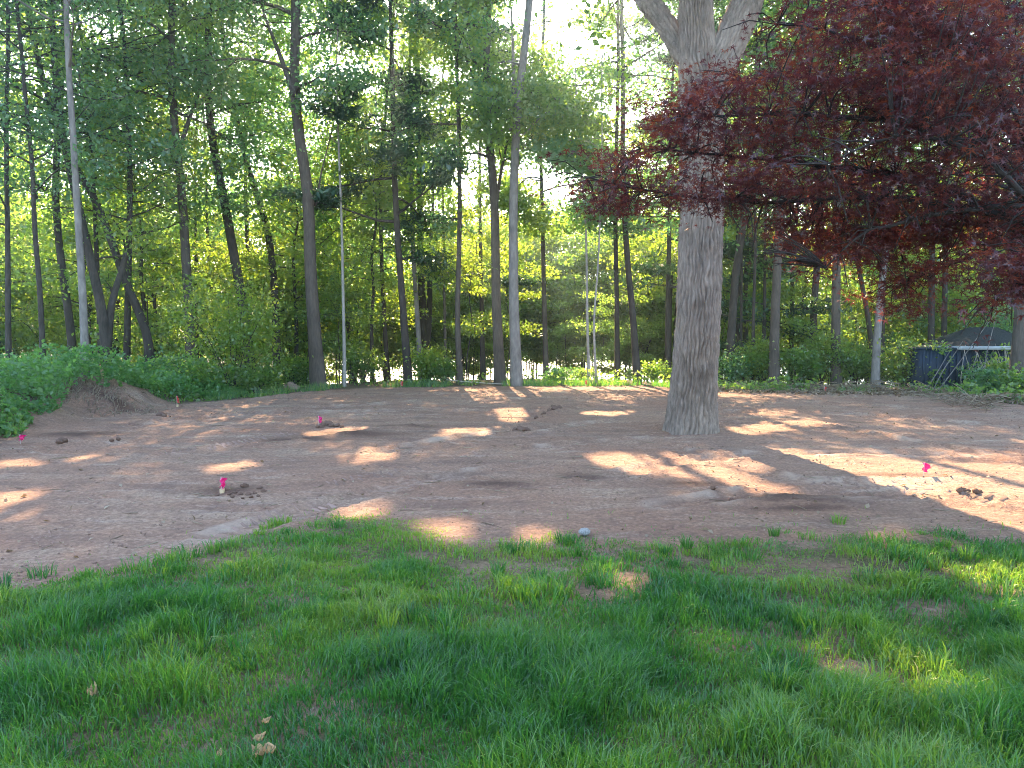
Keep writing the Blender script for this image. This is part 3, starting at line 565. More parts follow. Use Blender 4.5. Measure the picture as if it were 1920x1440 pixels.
for poly, cnt, y0, y1 in REG:
    poly = np.array(poly, float); lo, hi = poly.min(0), poly.max(0); c_ = 0
    while c_ < cnt:
        q_ = R.uniform(lo, hi)
        if not in_poly(q_[:1], q_[1:], poly)[0]: continue
        c_ += 1; e = at_y(q_[0], q_[1], R.uniform(y0, y1)); s_ = SK[np.argmin(np.linalg.norm(SK - e, axis=1))]; md = (e + s_) / 2 + R.normal(size=3) * .05 + [0, 0, .05]
        tubes.append(tube(resample(np.array([s_, md, e]), 5), np.linspace(.009, .003, 5), 4, False))
        for _ in range(5):
            v = R.normal(size=3) * [.2, .2, .045]; twigs.append((e + v * .2, e + v * 1.25 + [0, 0, -.03]))
V, fs, _ = join(tubes); mesh_np('trunk', V - mb, fs, M['bark_maple'], maple, smooth=True)
tw = np.array(twigs); nL = 50000; wt = np.where(np.arange(len(tw)) < ntw, .45, 1.) * (.3 + np.repeat(R.random(len(tw) // 5 + 1) ** 1.5, 5)[:len(tw)]); k_ = R.choice(len(tw), nL, p=wt / wt.sum()); f_ = R.random(nL)[:, None] ** .8
C = tw[k_, 0] * (1 - f_) + tw[k_, 1] * f_ + R.normal(size=(nL, 3)) * [.08, .08, .03]
kp = (sun_open(C, LIT) | (R.random(nL) < .35)) & ~((C[:, 2] < 2.62) & (C[:, 0] < 2.2)) & ((C[:, 2] < 2.7) | sun_open(C, [np.array([[3.5, 3.2], [4.9, 3.2], [4.9, 4.9], [3.4, 4.9]])]) | (R.random(nL) < .22)); C = C[kp]; k_ = k_[kp]; nL = len(C); S = R.uniform(.034, .06, nL)
N = unit(R.normal(size=(nL, 3)) * .5 + [0, 0, 1.]); D = R.normal(size=(nL, 3)); D[:, 2] -= .7; D = unit(D - N * (D * N).sum(1, keepdims=True)); B = np.cross(N, D)
ang = np.radians([-112, -58, 0, 58, 112]); ln = [.62, .9, 1.05, .9, .62]; vs = []
for a, l in zip(ang, ln):
    for da, rr_, dr in ((-.95, .16, 0), (0, 1., -.2), (.95, .16, 0)):
        vs.append((math.cos(a + da) * D + math.sin(a + da) * B) * (l * rr_) + N * dr * l)
Vm = np.stack(vs, 1) * S[:, None, None] + C[:, None]
tone = np.clip(.6 * R.random(len(tw))[k_] + .4 * R.random(nL), 0, 1)
mesh_np('crown', Vm.reshape(-1, 3) - mb, [np.arange(nL * 15).reshape(-1, 3)], M['maple_leaf'], maple, attrs={'tint': np.repeat(tone, 15)})
tag(maple, 'dark red Japanese maple reaching in from the right with layered branches', 'tree')

# ------------------------------------------------------------------ shrubs
def shrub(loc, rx, rz, n, leafm, R, label, name='shrub', size=.10, group=None, lean=(0, 0)):
    o = empty(name, (loc[0], loc[1], float(gz(loc[0], loc[1], False)))); st, cl = [], []
    for q in range(14):
        a = R.uniform(0, 6.28); d = np.array([math.cos(a) * rx * R.uniform(.2, 1) + lean[0], math.sin(a) * rx * R.uniform(.2, 1) + lean[1], rz * R.uniform(.45, 1.05)])
        P = np.array([[0, 0, -.1], d * [.35, .35, .5], d * [.75, .75, .85], d]); st.append(tube(P, [.016, .012, .008, .004], 5, False))
        for f in (.45, .65, .85, 1.): cl.append(np.array([np.interp(f, [0, .4, .75, 1], P[:, i_]) for i_ in range(3)]))
    V, fs, _ = join(st); mesh_np('stem', V, fs, M['bark_dark'], o, smooth=True)
    V, fs, ti = leaf_cloud(np.array(cl), n, size, R, rx * .26, rz * .13, .9, .62, cull=False); V[:, 2] = np.maximum(V[:, 2], .02)
    mesh_np('foliage', V, fs, M[leafm], o, attrs={'tint': ti}); return tag(o, label, 'shrub', group)
R = np.random.default_rng(61)
SH = [((435, 725), 22.5, 1.5, 3.0, 6500, 'leaf_lime', 'large lime green bush drooping over the back of the dirt'), ((300, 735), 21.5, .7, 1.0, 2500, 'leaf_cool', 'low blue green bush right of the dirt mound'),
      ((365, 742), 21, .9, 1.0, 2500, 'leaf', 'low dark bush under the lime green bush'), ((480, 735), 22.5, .8, .9, 2200, 'leaf', 'low bush at the dirt edge right of the lime green bush'),
      ((545, 722), 26, .8, 1.0, 2000, 'leaf', 'small bush left of the thick brown trunk at the dirt edge'), ((680, 712), 27, .8, 1.2, 2000, 'leaf', 'small bush right of the thin pale sapling'),
      ((800, 708), 26.5, .8, 1.25, 2600, 'leaf_lime', 'leafy bush with drooping pale leaves at the foot of the grey trunk'), ((835, 712), 26.2, .5, .8, 1500, 'leaf', 'low bush left of the slim straight trunk'),
      ((1045, 712), 27, .7, .45, 900, 'leaf_cool', 'low bush right of the tall grey trunk'), ((1090, 712), 28, .6, .4, 700, 'leaf', 'low bush behind the birch stems'),
      ((1230, 712), 27, .6, .7, 1200, 'leaf', 'bush against the left side of the great oak trunk'), ((1375, 722), 26, .6, .9, 1600, 'leaf_cool', 'low bush right of the great oak'), 
      ((1420, 722), 26.4, .8, 1.4, 2600, 'leaf_lime', 'bush left of the sturdy dark trunk'), ((1490, 722), 26, .8, 1.2, 2600, 'leaf', 'bushy green shrub right of the sturdy dark trunk'),
      ((1540, 722), 26.4, .9, 1.6, 3000, 'leaf_lime', 'bushy shrub left of the thick grey brown trunk'), ((1605, 722), 26, .8, 1.2, 2600, 'leaf', 'bushy shrub left of the pale leaning trunk'),
      ((1690, 725), 25.6, 1.0, 1.7, 3400, 'leaf_lime', 'bushy shrub between the pale leaning trunk and the blue container'), ((1878, 745), 22.6, .5, .95, 1900, 'leaf_lime', 'bright green bush before the shed'),
      ((1880, 690), 27.9, 1.6, 4.2, 4200, 'leaf_cool', 'tall loose shrub added behind the shed to shade its roof'), ((1840, 750), 22.0, .6, .7, 1600, 'leaf_cool', 'low leafy clump at the right end of the brush strip'),  # tall shrub added behind the shed to keep sun off its roof
      ((1925, 755), 21, .7, .8, 1600, 'leaf', 'low leafy clump by the pinkish brown tree')]
for (px_, py_), Yd, rx, rz, n, lm, lab in SH: shrub((at_y(px_, py_, Yd)[0], Yd), rx, rz, n, lm, R, lab)
for q in range(14):
    y = R.uniform(29, 40); x = R.uniform(-.75, .75) * y
    if -.23 * y < x < .2 * y: x = math.copysign(R.uniform(.25, .7) * y, R.normal())
    shrub((x, y), R.uniform(.8, 1.4), R.uniform(1.2, 2.6), 1800, ['leaf', 'leaf_lime', 'leaf_cool'][q % 3], R, 'leafy shrub in the shade deep between the trunks', group='shrubs deep between the trunks', size=.14)

# undergrowth on the left bank and on the woodland floor
def hfun(x, y): return np.where(y > 8, np.interp(y, BANK[:, 1], BANK[:, 0]) - x, 3.) * (x < -6) + 3. * (x >= -6)
def undergrowth(name, label, N, sampler, leafm, size, R, hs=1.0):
    x, y = sampler(N); h = fbm(x * 1.1, y * 1.1, 3); z = gz(x, y, False)
    C = np.stack([x, y, z + h * R.uniform(.1, 1., len(x)) ** .6 * hs * (.25 + .75 * sstep(-.1, 1.2, hfun(x, y))) - .06], -1)
    V, fs, ti = leaf_quads(C, size * R.uniform(.6, 1.4, len(x)), R, 1.1, .65); tone = np.repeat(fbm(x * 1.7 + 9, y * 1.7, 3), 4)
    o = mesh_np(name, V, fs, M[leafm], attrs={'tint': np.clip(.6 * (tone - .2) * 1.5 + .4 * ti, 0, 1)}); return tag(o, label, 'undergrowth', kind='stuff')
R = np.random.default_rng(71)
def s_bank(N):
    y = R.uniform(8.5, 24, N); bx_ = np.interp(y, BANK[:, 1], BANK[:, 0]); x = bx_ - np.interp(y, [9, 13, 15, 18.5, 20], [.05, .15, .55, .6, .1]) - R.random(N) ** 1.3 * 9 + .6 * (fbm(y * 1.2, y * .3, 3) - .5)
    k = ~(((x + 8.65) / .8) ** 2 + ((y - 16.5) / .95) ** 2 < 1 + .5 * (fbm(x * 3, y * 3, 2) - .5)); return x[k], y[k]
undergrowth('undergrowth', 'dense green weeds and brambles covering the bank on the left', 56000, s_bank, 'leaf_fresh', .1, R, 1.7)
def s_floor(N):
    x = R.uniform(-34, 34, N); e = np.interp(x, EDGE[:, 0], EDGE[:, 1]); y = e + .25 + R.random(N) ** 1.5 * 19; k = (np.abs(x) < .8 * y) & (fbm(x * .5, y * .5, 3) > .40) & ~((x > -7.5) & (x < 9) & (y > 25.2) & (R.random(N) < .96)); return x[k], y[k]
undergrowth('forest_undergrowth', 'low green plants on the woodland floor behind the soil', 60000, s_floor, 'leaf', .12, R)

# far shore wood
R = np.random.default_rng(77); n = 17000
cx = R.uniform(-170, 170, 260); cy = R.uniform(172, 200, 260); ch = R.uniform(8, 15, 260); cr = R.uniform(3, 6, 260)
k_ = R.integers(0, 260, n); d = unit(R.normal(size=(n, 3))) * R.random((n, 1)) ** .4
C = np.stack([cx[k_] + d[:, 0] * cr[k_], cy[k_] + d[:, 1] * cr[k_], ch[k_] * .52 + d[:, 2] * ch[k_] * .52], -1)
V, fs, ti = leaf_quads(C, R.uniform(1.4, 3.0, n), R, .6); o = mesh_np('far_wood', V, fs, M['leaf_lime'], attrs={'tint': ti}); tag(o, 'wooded far shore across the pond', 'woods', kind='stuff')

# ------------------------------------------------------------------ shed, container, poles
M['shed_wall'] = plain_mat('shed_blue_paint', (0.012, 0.022, 0.042), .6, .3, 3, bump=.1); M['roof'] = plain_mat('roof_shingle', (0.035, 0.038, 0.038), 1.0, .4, 20, bump=.5, spec=.05)
M['fascia'] = plain_mat('fascia_white', (0.34, 0.36, 0.38), .7, .2, 5); M['container'] = plain_mat('container_blue', (0.012, 0.024, 0.046), .6, .35, 2, bump=.1); M['stick'] = bark_mat('pale_stick', (.3, .26, .22), (.5, .45, .38), 8, .4, .2)
M['wood'] = plain_mat('raw_wood', (.5, .36, .22), .8, .2, 20); M['plastic'] = plain_mat('dark_plastic', (.02, .022, .03), .4, .2, 5)
def box(x0, x1, y0, y1, z0, z1):
    V = np.array([[x, y, z] for z in (z0, z1) for y in (y0, y1) for x in (x0, x1)], float)
    return V, [np.array([[0, 2, 3, 1], [4, 5, 7, 6], [0, 1, 5, 4], [2, 6, 7, 3], [0, 4, 6, 2], [1, 3, 7, 5]])]
sl = at_y(1806, 735, 24.2); sr = at_y(1960, 735, 24.2); zg = float(gz(sl[0] + 1, 25, False)); ze = at_y(1806, 650, 24.0)[2]
shed = empty('shed', (sl[0], 24.4, zg)); W = sr[0] - sl[0]; hh = ze - zg; D_ = 2.4
V, fs, _ = join([box(.12, W - .1, .14, D_, -.1, hh - .02)]); mesh_np('wall', V, fs, M['shed_wall'], shed)
nb_ = 14; bw = (W - .16) / nb_
bd = mesh_np('board', *box(0, bw - .012, .1, .139, 0, hh - .03), M['shed_wall'], link=False)
for q in range(nb_):
    o = bpy.data.objects.new('board', bd); col.objects.link(o); o.parent = shed; o.location = (.1 + q * bw, .002 * (q % 3), 0)
rz = 0.62
V = np.array([[-.05, -.1, hh], [W + .1, -.1, hh], [W + .1, D_ + .2, hh], [-.05, D_ + .2, hh], [.95, D_ / 2, hh + rz], [W - .75, D_ / 2, hh + rz]]); V = np.concatenate([V, V[:4] - [0, 0, .0]])
mesh_np('roof', V, [np.array([[0, 1, 5, 4], [2, 3, 4, 5]]), np.array([[1, 2, 5], [3, 0, 4]])], M['roof'], shed)
mesh_np('fascia', *box(-.06, W + .12, -.14, -.105, hh - .11, hh + .012), M['fascia'], shed); mesh_np('fascia', *box(-.095, -.062, -.14, D_ + .2, hh - .11, hh + .012), M['fascia'], shed)
tag(shed, 'dark blue shed with a grey hipped roof and pale fascia', 'shed')
cl_, cr_ = at_y(1726, 735, 24.4)[0], at_y(1803, 735, 24.4)[0]; zc = at_y(1726, 652, 24.4)[2]
cont = empty('container', (cl_, 24.5, zg)); W = cr_ - cl_; hc = zc - zg
mesh_np('body', *box(0, W, 0, 1.4, -.05, hc - .07), M['container'], cont); mesh_np('lid', *box(-.03, W + .02, -.04, 1.45, hc - .069, hc), M['container'], cont)
for q in range(6): mesh_np('rib', *box(W * (q + .5) / 6 - .03, W * (q + .5) / 6 + .03, -.035, -.001, 0, hc - .08), M['container'], cont)
tag(cont, 'dark blue metal container half hidden by vines left of the shed', 'container')
# vines over the container
R = np.random.default_rng(83)
n = 1800; xs = cl_ + R.uniform(.2, 3.0, n); hz = R.random(n) ** .7; ok = fbm(xs * 2, hz * 3, 3) > .42
C = np.stack([xs, 24.32 + R.normal(size=n) * .08, zg + hz * (hc + .15)], -1)[ok]; V, fs, ti = leaf_quads(C, R.uniform(.06, .14, len(C)), R, .4, droop=1.2)
vine = empty('vine', (cl_ + 1, 24.3, zg)); vb = np.array(vine.location); mesh_np('foliage', V - vb, fs, M['leaf'], vine, attrs={'tint': ti})
st = []
for q in range(26):
    x = cl_ + R.uniform(1.2, 3.0); st.append(tube(np.array([[x, 24.25, zg], [x + R.normal() * .1, 24.22, zg + .6], [x + R.normal() * .25, 24.3, zg + hc * R.uniform(.7, 1.1)]]), [.012, .01, .006], 5, False))
V, fs, _ = join(st); mesh_np('stem', V - vb, fs, M['stick'], vine); tag(vine, 'tangle of hanging vines between the container and the shed', 'vine')
for q, (a, b, lab) in enumerate([((1733, 724), (1783, 655), 'thin pale pole leaning on the container, nearest its left end'), ((1746, 724), (1805, 640), 'pale crooked branch leaning in front of the container'), ((1755, 722), (1868, 585), 'long pale branch leaning up towards the shed roof'), ((1843, 662), (1872, 570), 'pale branch standing up over the shed roof')]):
    A, B_ = at_y(*a, 23.9), at_y(*b, 24.33)
    if q < 3: A[2] = float(gz(A[0], 23.9))
    else: A = at_y(1838, 700, 23.95); A[2] = float(gz(A[0], 23.95))
    mid = (A + B_) / 2 + [.05 * (-1) ** q, 0, .06]; mid2 = A * .25 + B_ * .75 + [.03, 0, .05]; Pq = np.array([A, mid, mid2, B_]); o = mesh_np('leaning_branch', *tube(resample(Pq, 9) - A, np.linspace(.017, .008, 9), 6), M['bark_grey'], loc=A, smooth=True); tag(o, lab, 'branch')
# upturned tub
c = at_y(1778, 728, 23.6); c[2] = float(gz(c[0], 23.6)); th = np.linspace(0, 1, 13); prof = np.sin(np.pi * th) ** .6
Vt, ft = [], []
ring = np.array([[math.cos(a), math.sin(a)] for a in np.linspace(0, np.pi, 9)])
for i_, s in enumerate(th): Vt.append(np.stack([np.full(9, (s - .5) * 1.25), ring[:, 0] * .28 * prof[i_] + 0, ring[:, 1] * .2 * (.3 + .7 * prof[i_])], -1))
i_ = np.arange(12)[:, None] * 9; jj = np.arange(8)[None]
tub = empty('tub', c); mesh_np('shell', np.concatenate(Vt), [np.stack([i_ + jj, i_ + jj + 1, i_ + 9 + jj + 1, i_ + 9 + jj], -1).reshape(-1, 4)], M['plastic'], tub, smooth=True)
rimP = np.array([[(s - .5) * 1.27, .29 * p, .012] for s, p in zip(th, prof)] + [[(s - .5) * 1.27, -.29 * p, .012] for s, p in zip(th[::-1], prof[::-1])]); mesh_np('rim', *tube(rimP, np.full(len(rimP), .014), 6), M['plastic'], tub, smooth=True)
tag(tub, 'dark plastic tub lying upside down before the container', 'tub')

# ------------------------------------------------------------------ flags and stakes
M['pink'] = plain_mat('pink_tape', (0.9, 0.06, 0.32), .5, .15, 30, trans=.45); M['red'] = plain_mat('orange_red_tape', (0.6, 0.1, 0.08), .5, .15, 30, trans=.3); M['wire'] = plain_mat('flag_wire', (.6, .5, .5), .5, .1)
def flag(px_, py_, h, w, mat, label, R, stub=False, lean=0., z0=None):
    p = on_z(px_, py_) if z0 is None else at_y(px_, py_, z0); p[2] = float(gz(p[0], p[1]))
    o = empty('survey_flag', p); tipz = h * 1.05
    mesh_np('stem', *tube(np.array([[0, 0, -.06], [lean * .4, 0, tipz * .5], [lean, 0, tipz]]), [.0045, .004, .003], 6), M['wire'], o, smooth=True)
    n = 9; u, v = np.meshgrid(np.linspace(0, 1, n), np.linspace(0, 1, 10)); ph = R.uniform(0, 6)
    V = np.stack([lean + w * (u - .15) * (1 - .25 * v) + .010 * np.sin(9 * v + ph), .03 * np.sin(6.5 * u + 3 * v + ph) * (u + .3), h * 1.02 - .42 * h * v * 1.5 - .10 * h * u * np.sin(3 * u + ph) ** 2], -1).reshape(-1, 3)
    i_ = np.arange(9)[:, None] * n; jj = np.arange(n - 1)[None]; q4 = np.stack([i_ + jj, i_ + jj + 1, i_ + n + jj + 1, i_ + n + jj], -1).reshape(-1, 4)
    Vb = V + [0, .0025, 0]; mesh_np('flag', np.concatenate([V, Vb]), [np.concatenate([q4, q4[:, ::-1] + len(V)])], mat, o, smooth=True)
    if stub: mesh_np('stub', *box(-.012, .03, -.02, .02, -.05, .05), M['wood'], o)
    return tag(o, label, 'flag', 'survey flags')
R = np.random.default_rng(91)
flag(415, 921, .17, .055, M['pink'], 'bright pink survey flag by the clods, nearest the lawn on the left', R, True)
flag(598, 800, .19, .07, M['pink'], 'pink survey flag on a thin wire beside a small heap of clods', R)
flag(1732, 893, .17, .075, M['pink'], 'hot pink survey flag in the sunlit soil on the right', R)
flag(38, 834, .14, .08, M['pink'], 'pink survey flag at the foot of the leafy bank', R)
flag(332, 762, .24, .06, M['red'], 'faded red survey flag on a wooden stub right of the mound', R, True)
flag(752, 727, .22, .07, M['red'], 'dull red survey flag drooping at the foot of the pine', R)
flag(1098, 724, .2, .06, M['red'], 'small red survey flag by the birch stems', R)
flag(1546, 737, .19, .06, M['red'], 'small red survey flag in the brush strip', R)
p = at_y(194, 712, 18.3); p[2] = float(gz(p[0], 18.3)); ht = at_y(192, 684, 18.3)[2] - p[2]
o = empty('stake', p); V, fs = box(-.03, .03, -.016, .016, -.05, ht); V[4:, 0] -= .045; mesh_np('shaft', V, fs, M['wood'], o); V, fs = box(-.078, -.012, -.017, .017, ht + .001, ht + .035); mesh_np('top', V, fs, M['red'], o); tag(o, 'pale wooden survey stake standing on top of the mound', 'stake')
A, B_ = at_y(836, 710, 25.4), at_y(1000, 724, 25.2)
A[2] = float(gz(A[0], 25.4)) + .16; B_[2] = float(gz(B_[0], 25.2)) + .02
o = mesh_np('lying_pole', *tube(resample(np.array([A, A * .6 + B_ * .4 + [0, 0, -.04], B_]), 9) - A, np.full(9, .018), 6), M['stick'], loc=A, smooth=True); tag(o, 'long thin pale pole lying across the foot of the middle trunks', 'pole')

# ------------------------------------------------------------------ clods, stones, litter, leaves
M['crumb'] = plain_mat('crumb_soil', (.25, .165, .13), .95, .45, 1.5, spec=.1); M['clod'] = plain_mat('clod_soil', (.17, .105, .08), .95, .4, 18, bump=.6, spec=.1); M['stone'] = plain_mat('pale_stone', (.27, .265, .26), .7, .55, 9, bump=.5); M['rock'] = plain_mat('brown_rock', (.25, .17, .13), .9, .3, 6, bump=.5)
def lump(R, n=10, m_=7):
    th = np.linspace(0, 2 * np.pi, n, endpoint=False); ph = np.linspace(.15, np.pi - .15, m_); T_, P_ = np.meshgrid(th, ph)
    V = np.stack([np.sin(P_) * np.cos(T_), np.sin(P_) * np.sin(T_), np.cos(P_)], -1).reshape(-1, 3); V *= (1 + .22 * R.normal(size=(len(V), 1)) * .8)
    V = np.concatenate([V, [[0, 0, 1.]], [[0, 0, -1.]]]); i_ = np.arange(m_ - 1)[:, None] * n; jj = np.arange(n)[None]; j2 = (jj + 1) % n
    q4 = np.stack([i_ + jj, i_ + n + jj, i_ + n + j2, i_ + j2], -1).reshape(-1, 4); j1 = np.arange(n); a = len(V) - 2
    return V, [q4, np.concatenate([np.stack([np.full(n, a), j1, (j1 + 1) % n], -1), np.stack([np.full(n, a + 1), (m_ - 1) * n + (j1 + 1) % n, (m_ - 1) * n + j1], -1)])]
CL = [mesh_np('dirt_clod', *lump(R), M['clod'], link=False) for _ in range(5)]
def clod(px_, py_, s, label, group):
    p = on_z(px_, py_); o = bpy.data.objects.new('dirt_clod', CL[int(R.integers(5))]); col.objects.link(o); p[2] = float(gz(p[0], p[1])) + s * .3
    o.location = p; o.scale = (s * R.uniform(.8, 1.4), s * R.uniform(.8, 1.2), s * R.uniform(.55, .85)); o.rotation_euler = (R.normal() * .3, R.normal() * .3, R.uniform(0, 6.3)); tag(o, label, 'clod', group)
for px_, py_, s in [(459, 910, .036), (487, 915, .03), (494, 921, .03), (478, 924, .025), (465, 926, .03), (450, 925, .03), (440, 921, .028), (430, 925, .025), (407, 927, .024), (471, 931, .022), (455, 933, .02), (446, 917, .02), (425, 917, .022), (484, 929, .02), (436, 929, .02)]:
    clod(px_, py_, s, 'brown soil clod in the scatter beside the pink flag near the lawn', 'clods beside the near pink flag')
for px_, py_, s in [(607, 800, .06), (614, 798, .08), (622, 801, .06), (632, 802, .05), (603, 803, .045), (641, 803, .035), (595, 804, .035)]:
    clod(px_, py_, s, 'soil clod in the small heap by the wire flag', 'clods by the wire flag')
for px_, py_, s in [(1801, 926, .035), (1812, 925, .04), (1830, 927, .045), (1836, 926, .03)]:
    clod(px_, py_, s, 'dark clod in the sunlit soil right of the oak shadow', 'clods in the sunlit soil')
for px_, py_, s in [(976, 808, .07), (988, 806, .06), (1040, 768, .09), (1048, 766, .07), (1030, 772, .06), (1018, 778, .05), (1005, 787, .05), (965, 808, .04)]:
    clod(px_, py_, s, 'clod along the low ridge of soil left of the oak', 'clods along the low ridge')
for px_, py_, s in [(118, 837, .07), (112, 839, .05), (301, 779, .08), (308, 781, .06), (222, 832, .035), (210, 834, .035), (1337, 924, .03), (1372, 935, .035), (1491, 940, .03)]:
    clod(px_, py_, s, 'lone clod lying on the graded soil', 'lone clods on the soil')
p = at_y(545, 733, 23.8); p[2] = float(gz(p[0], 23.8)) + .06; o = mesh_np('rock', *lump(R, 14, 9), M['rock'], loc=p, smooth=True); o.scale = (.26, .2, .16); tag(o, 'reddish rock at the back edge of the dirt left of the thick trunk', 'rock')
p = on_z(1096, 1004); p[2] = float(gz(p[0], p[1])) + .035; V, fs = lump(R, 18, 11); V = unit(V) * (1 + .05 * R.normal(size=(len(V), 1))); o = mesh_np('pale_stone', V, fs, M['stone'], loc=p, smooth=True); o.scale = (.05, .04, .034); tag(o, 'small smooth pale grey stone at the edge of the lawn', 'stone')
# crumbs of soil
n = 11000; y = 5.2 + 19 * R.random(n) ** 1.6; x = R.uniform(-.7, .7, n) * y; k_ = (lawn_d(x, y) < .05) & (x > np.interp(y, BANK[:, 1], BANK[:, 0]) - .3) & (fbm(x * .8 + 3, y * .8, 3) > .40 + .12 * R.random(n)); x, y = x[k_], y[k_]; n = len(x)
oct_ = np.array([[1, 0, 0], [0, 1, 0], [-1, 0, 0], [0, -1, 0], [0, 0, .8], [0, 0, -.8]]); of = np.array([[0, 1, 4], [1, 2, 4], [2, 3, 4], [3, 0, 4], [1, 0, 5], [2, 1, 5], [3, 2, 5], [0, 3, 5]])
s = (.003 + .010 * R.random(n) ** 4) * (1 + y * .03); V = oct_[None] * (1 + .35 * R.normal(size=(n, 6, 1)) * .6) * s[:, None, None]; a = R.uniform(0, 6.3, n)
V = np.stack([V[..., 0] * np.cos(a)[:, None] - V[..., 1] * np.sin(a)[:, None], V[..., 0] * np.sin(a)[:, None] + V[..., 1] * np.cos(a)[:, None], V[..., 2]], -1) + np.stack([x, y, gz(x, y) + s * .4], -1)[:, None]
o = mesh_np('soil_crumbs', V.reshape(-1, 3), [(of[None] + (np.arange(n) * 6)[:, None, None]).reshape(-1, 3)], M['crumb']); tag(o, 'small crumbs of soil scattered over the graded ground', 'soil', kind='stuff')
n = 900; y = 5.6 + 18 * R.random(n) ** 1.4; x = R.uniform(-.68, .68, n) * y; k_ = (lawn_d(x, y) < -.05) & (x > np.interp(y, BANK[:, 1], BANK[:, 0]) + .2); x, y = x[k_], y[k_]; parts = []
M['litter'] = leaf_mat('dry_leaf_litter', [(.16, .11, .075), (.26, .2, .14), (.36, .29, .21)], [(.2, .13, .07), (.3, .2, .1), (.35, .26, .15)], .25, .03)
for x_, y_ in zip(x[:260], y[:260]):
    a_ = R.uniform(0, 6.3); l_ = R.uniform(.05, .28); d_ = np.array([math.cos(a_), math.sin(a_), 0]) * l_ / 2; c_ = np.array([x_, y_, float(gz(x_, y_)) + .006]); parts.append(tube(np.array([c_ - d_, c_ + R.normal(size=3) * [.015, .015, .004], c_ + d_]), [.004, .005, .002], 4, False) + (np.full(12, R.random()),))
C = np.stack([x[260:], y[260:], gz(x[260:], y[260:]) + .01], -1); parts.append(leaf_quads(C, R.uniform(.03, .075, len(C)), R, 2.2, .6, .35))
V, fs, ti = join(parts); o = mesh_np('soil_litter', V, fs, M['litter'], attrs={'tint': ti}); tag(o, 'stray twigs and dead leaf bits lying on the bare soil', 'litter', kind='stuff')
# raised tread marks left by tracked machines
parts = []
for pts, wd in ([(425, 1000), (470, 982), (540, 958), (620, 935)], .3), ([(1500, 905), (1700, 915), (1960, 950)], .34), ([(1560, 868), (1700, 872), (1960, 892)], .3), ([(1180, 905), (1330, 915), (1480, 938)], .32), ([(930, 830), (1030, 812), (1150, 800)], .34), ([(300, 850), (420, 835), (560, 812)], .34), ([(1640, 935), (1780, 955), (1960, 985)], .3), ([(620, 905), (760, 880), (900, 850)], .3):
    P_ = px_line(pts); Lt = np.linalg.norm(np.diff(P_, axis=0), axis=1); cs = np.concatenate([[0], np.cumsum(Lt)])
    for s_ in np.arange(0, cs[-1], .115):
        c = np.array([np.interp(s_, cs, P_[:, 0]), np.interp(s_, cs, P_[:, 1])]); c2 = np.array([np.interp(s_ + .05, cs, P_[:, 0]), np.interp(s_ + .05, cs, P_[:, 1])]); d = unit(c2 - c + 1e-6); nrm = np.array([-d[1], d[0]])
        if fbm(c[0] * 1.1 + 8, c[1] * 1.1, 2) < .33: continue
        for lo, hi in ((-.5, R.uniform(-.1, .05)), (R.uniform(.0, .1), .5)):
            if R.random() < .22: continue
            a_, b_ = c + nrm * wd * lo + d * .02 * R.normal(), c + nrm * wd * hi + d * .05; w_ = .022 * R.uniform(.7, 1.3)
            q_ = [a_ - d * w_, b_ - d * w_, b_ + d * w_, a_ + d * w_, a_ * .9 + b_ * .1, a_ * .1 + b_ * .9]; zz = [gz(p_[0], p_[1]) - .006 for p_ in q_[:4]] + [gz(p_[0], p_[1]) + R.uniform(.008, .02) for p_ in q_[4:]]
            parts.append((np.array([[p_[0], p_[1], z_] for p_, z_ in zip(q_, zz)]), [np.array([[0, 1, 5, 4], [2, 3, 4, 5]]), np.array([[1, 2, 5], [3, 0, 4]])]))
V, fs, _ = join(parts); o = mesh_np('tread_marks', V, fs, M['crumb'], smooth=False); tag(o, 'raised tread marks of machine tracks pressed into the soil', 'tracks', kind='stuff')
# brush strip: sticks and dry leaves at the back right
M['litter'] = leaf_mat('dry_leaf_litter', [(.16, .11, .075), (.26, .2, .14), (.36, .29, .21)], [(.2, .13, .07), (.3, .2, .1), (.35, .26, .15)], .25, .03)
parts = []
for q in range(520):
    px_ = R.uniform(1340, 1880); y0 = np.interp(at_y(px_, 730, 22)[0], EDGE[:, 0], EDGE[:, 1]); y = y0 + R.uniform(-.1, 2.0); x = (px_ - 960) / F * y; z = float(gz(x, y, False)); hgt = .28 * math.exp(-((y - y0 - .9) / .7) ** 2) * (1 if px_ > 1480 else .45)
    a = R.uniform(0, 6.3); Ls = R.uniform(.15, .8); d = np.array([math.cos(a), math.sin(a), R.normal() * .25]) * Ls; c = np.array([x, y, z + hgt * R.random() + .02])
    parts.append(tube(np.array([c - d / 2, c + R.normal(size=3) * .03, c + d / 2]), [.008, .009, .004], 4, False) + (np.full(12, R.random()),))
n = 9000; px_ = R.uniform(1335, 1900, n); x = (px_ - 960) / F * 22.5; y0 = np.interp(x, EDGE[:, 0], EDGE[:, 1]); y = y0 + R.normal(size=n) * .55 + .75; hgt = .26 * np.exp(-((y - y0 - .9) / .7) ** 2) * np.where(px_ > 1480, 1, .4) * fbm(x * 1.3, y * 1.3, 2) * 1.6
C = np.stack([x, y, gz(x, y, False) + hgt * R.random(n) + .01], -1); parts.append(leaf_quads(C, R.uniform(.06, .16, n), R, 1.2, .5, .3))
V, fs, ti = join(parts); o = mesh_np('brush_litter', V, fs, M['litter'], attrs={'tint': ti}); tag(o, 'strip of dry sticks and dead leaves along the back right edge', 'brush', kind='stuff')
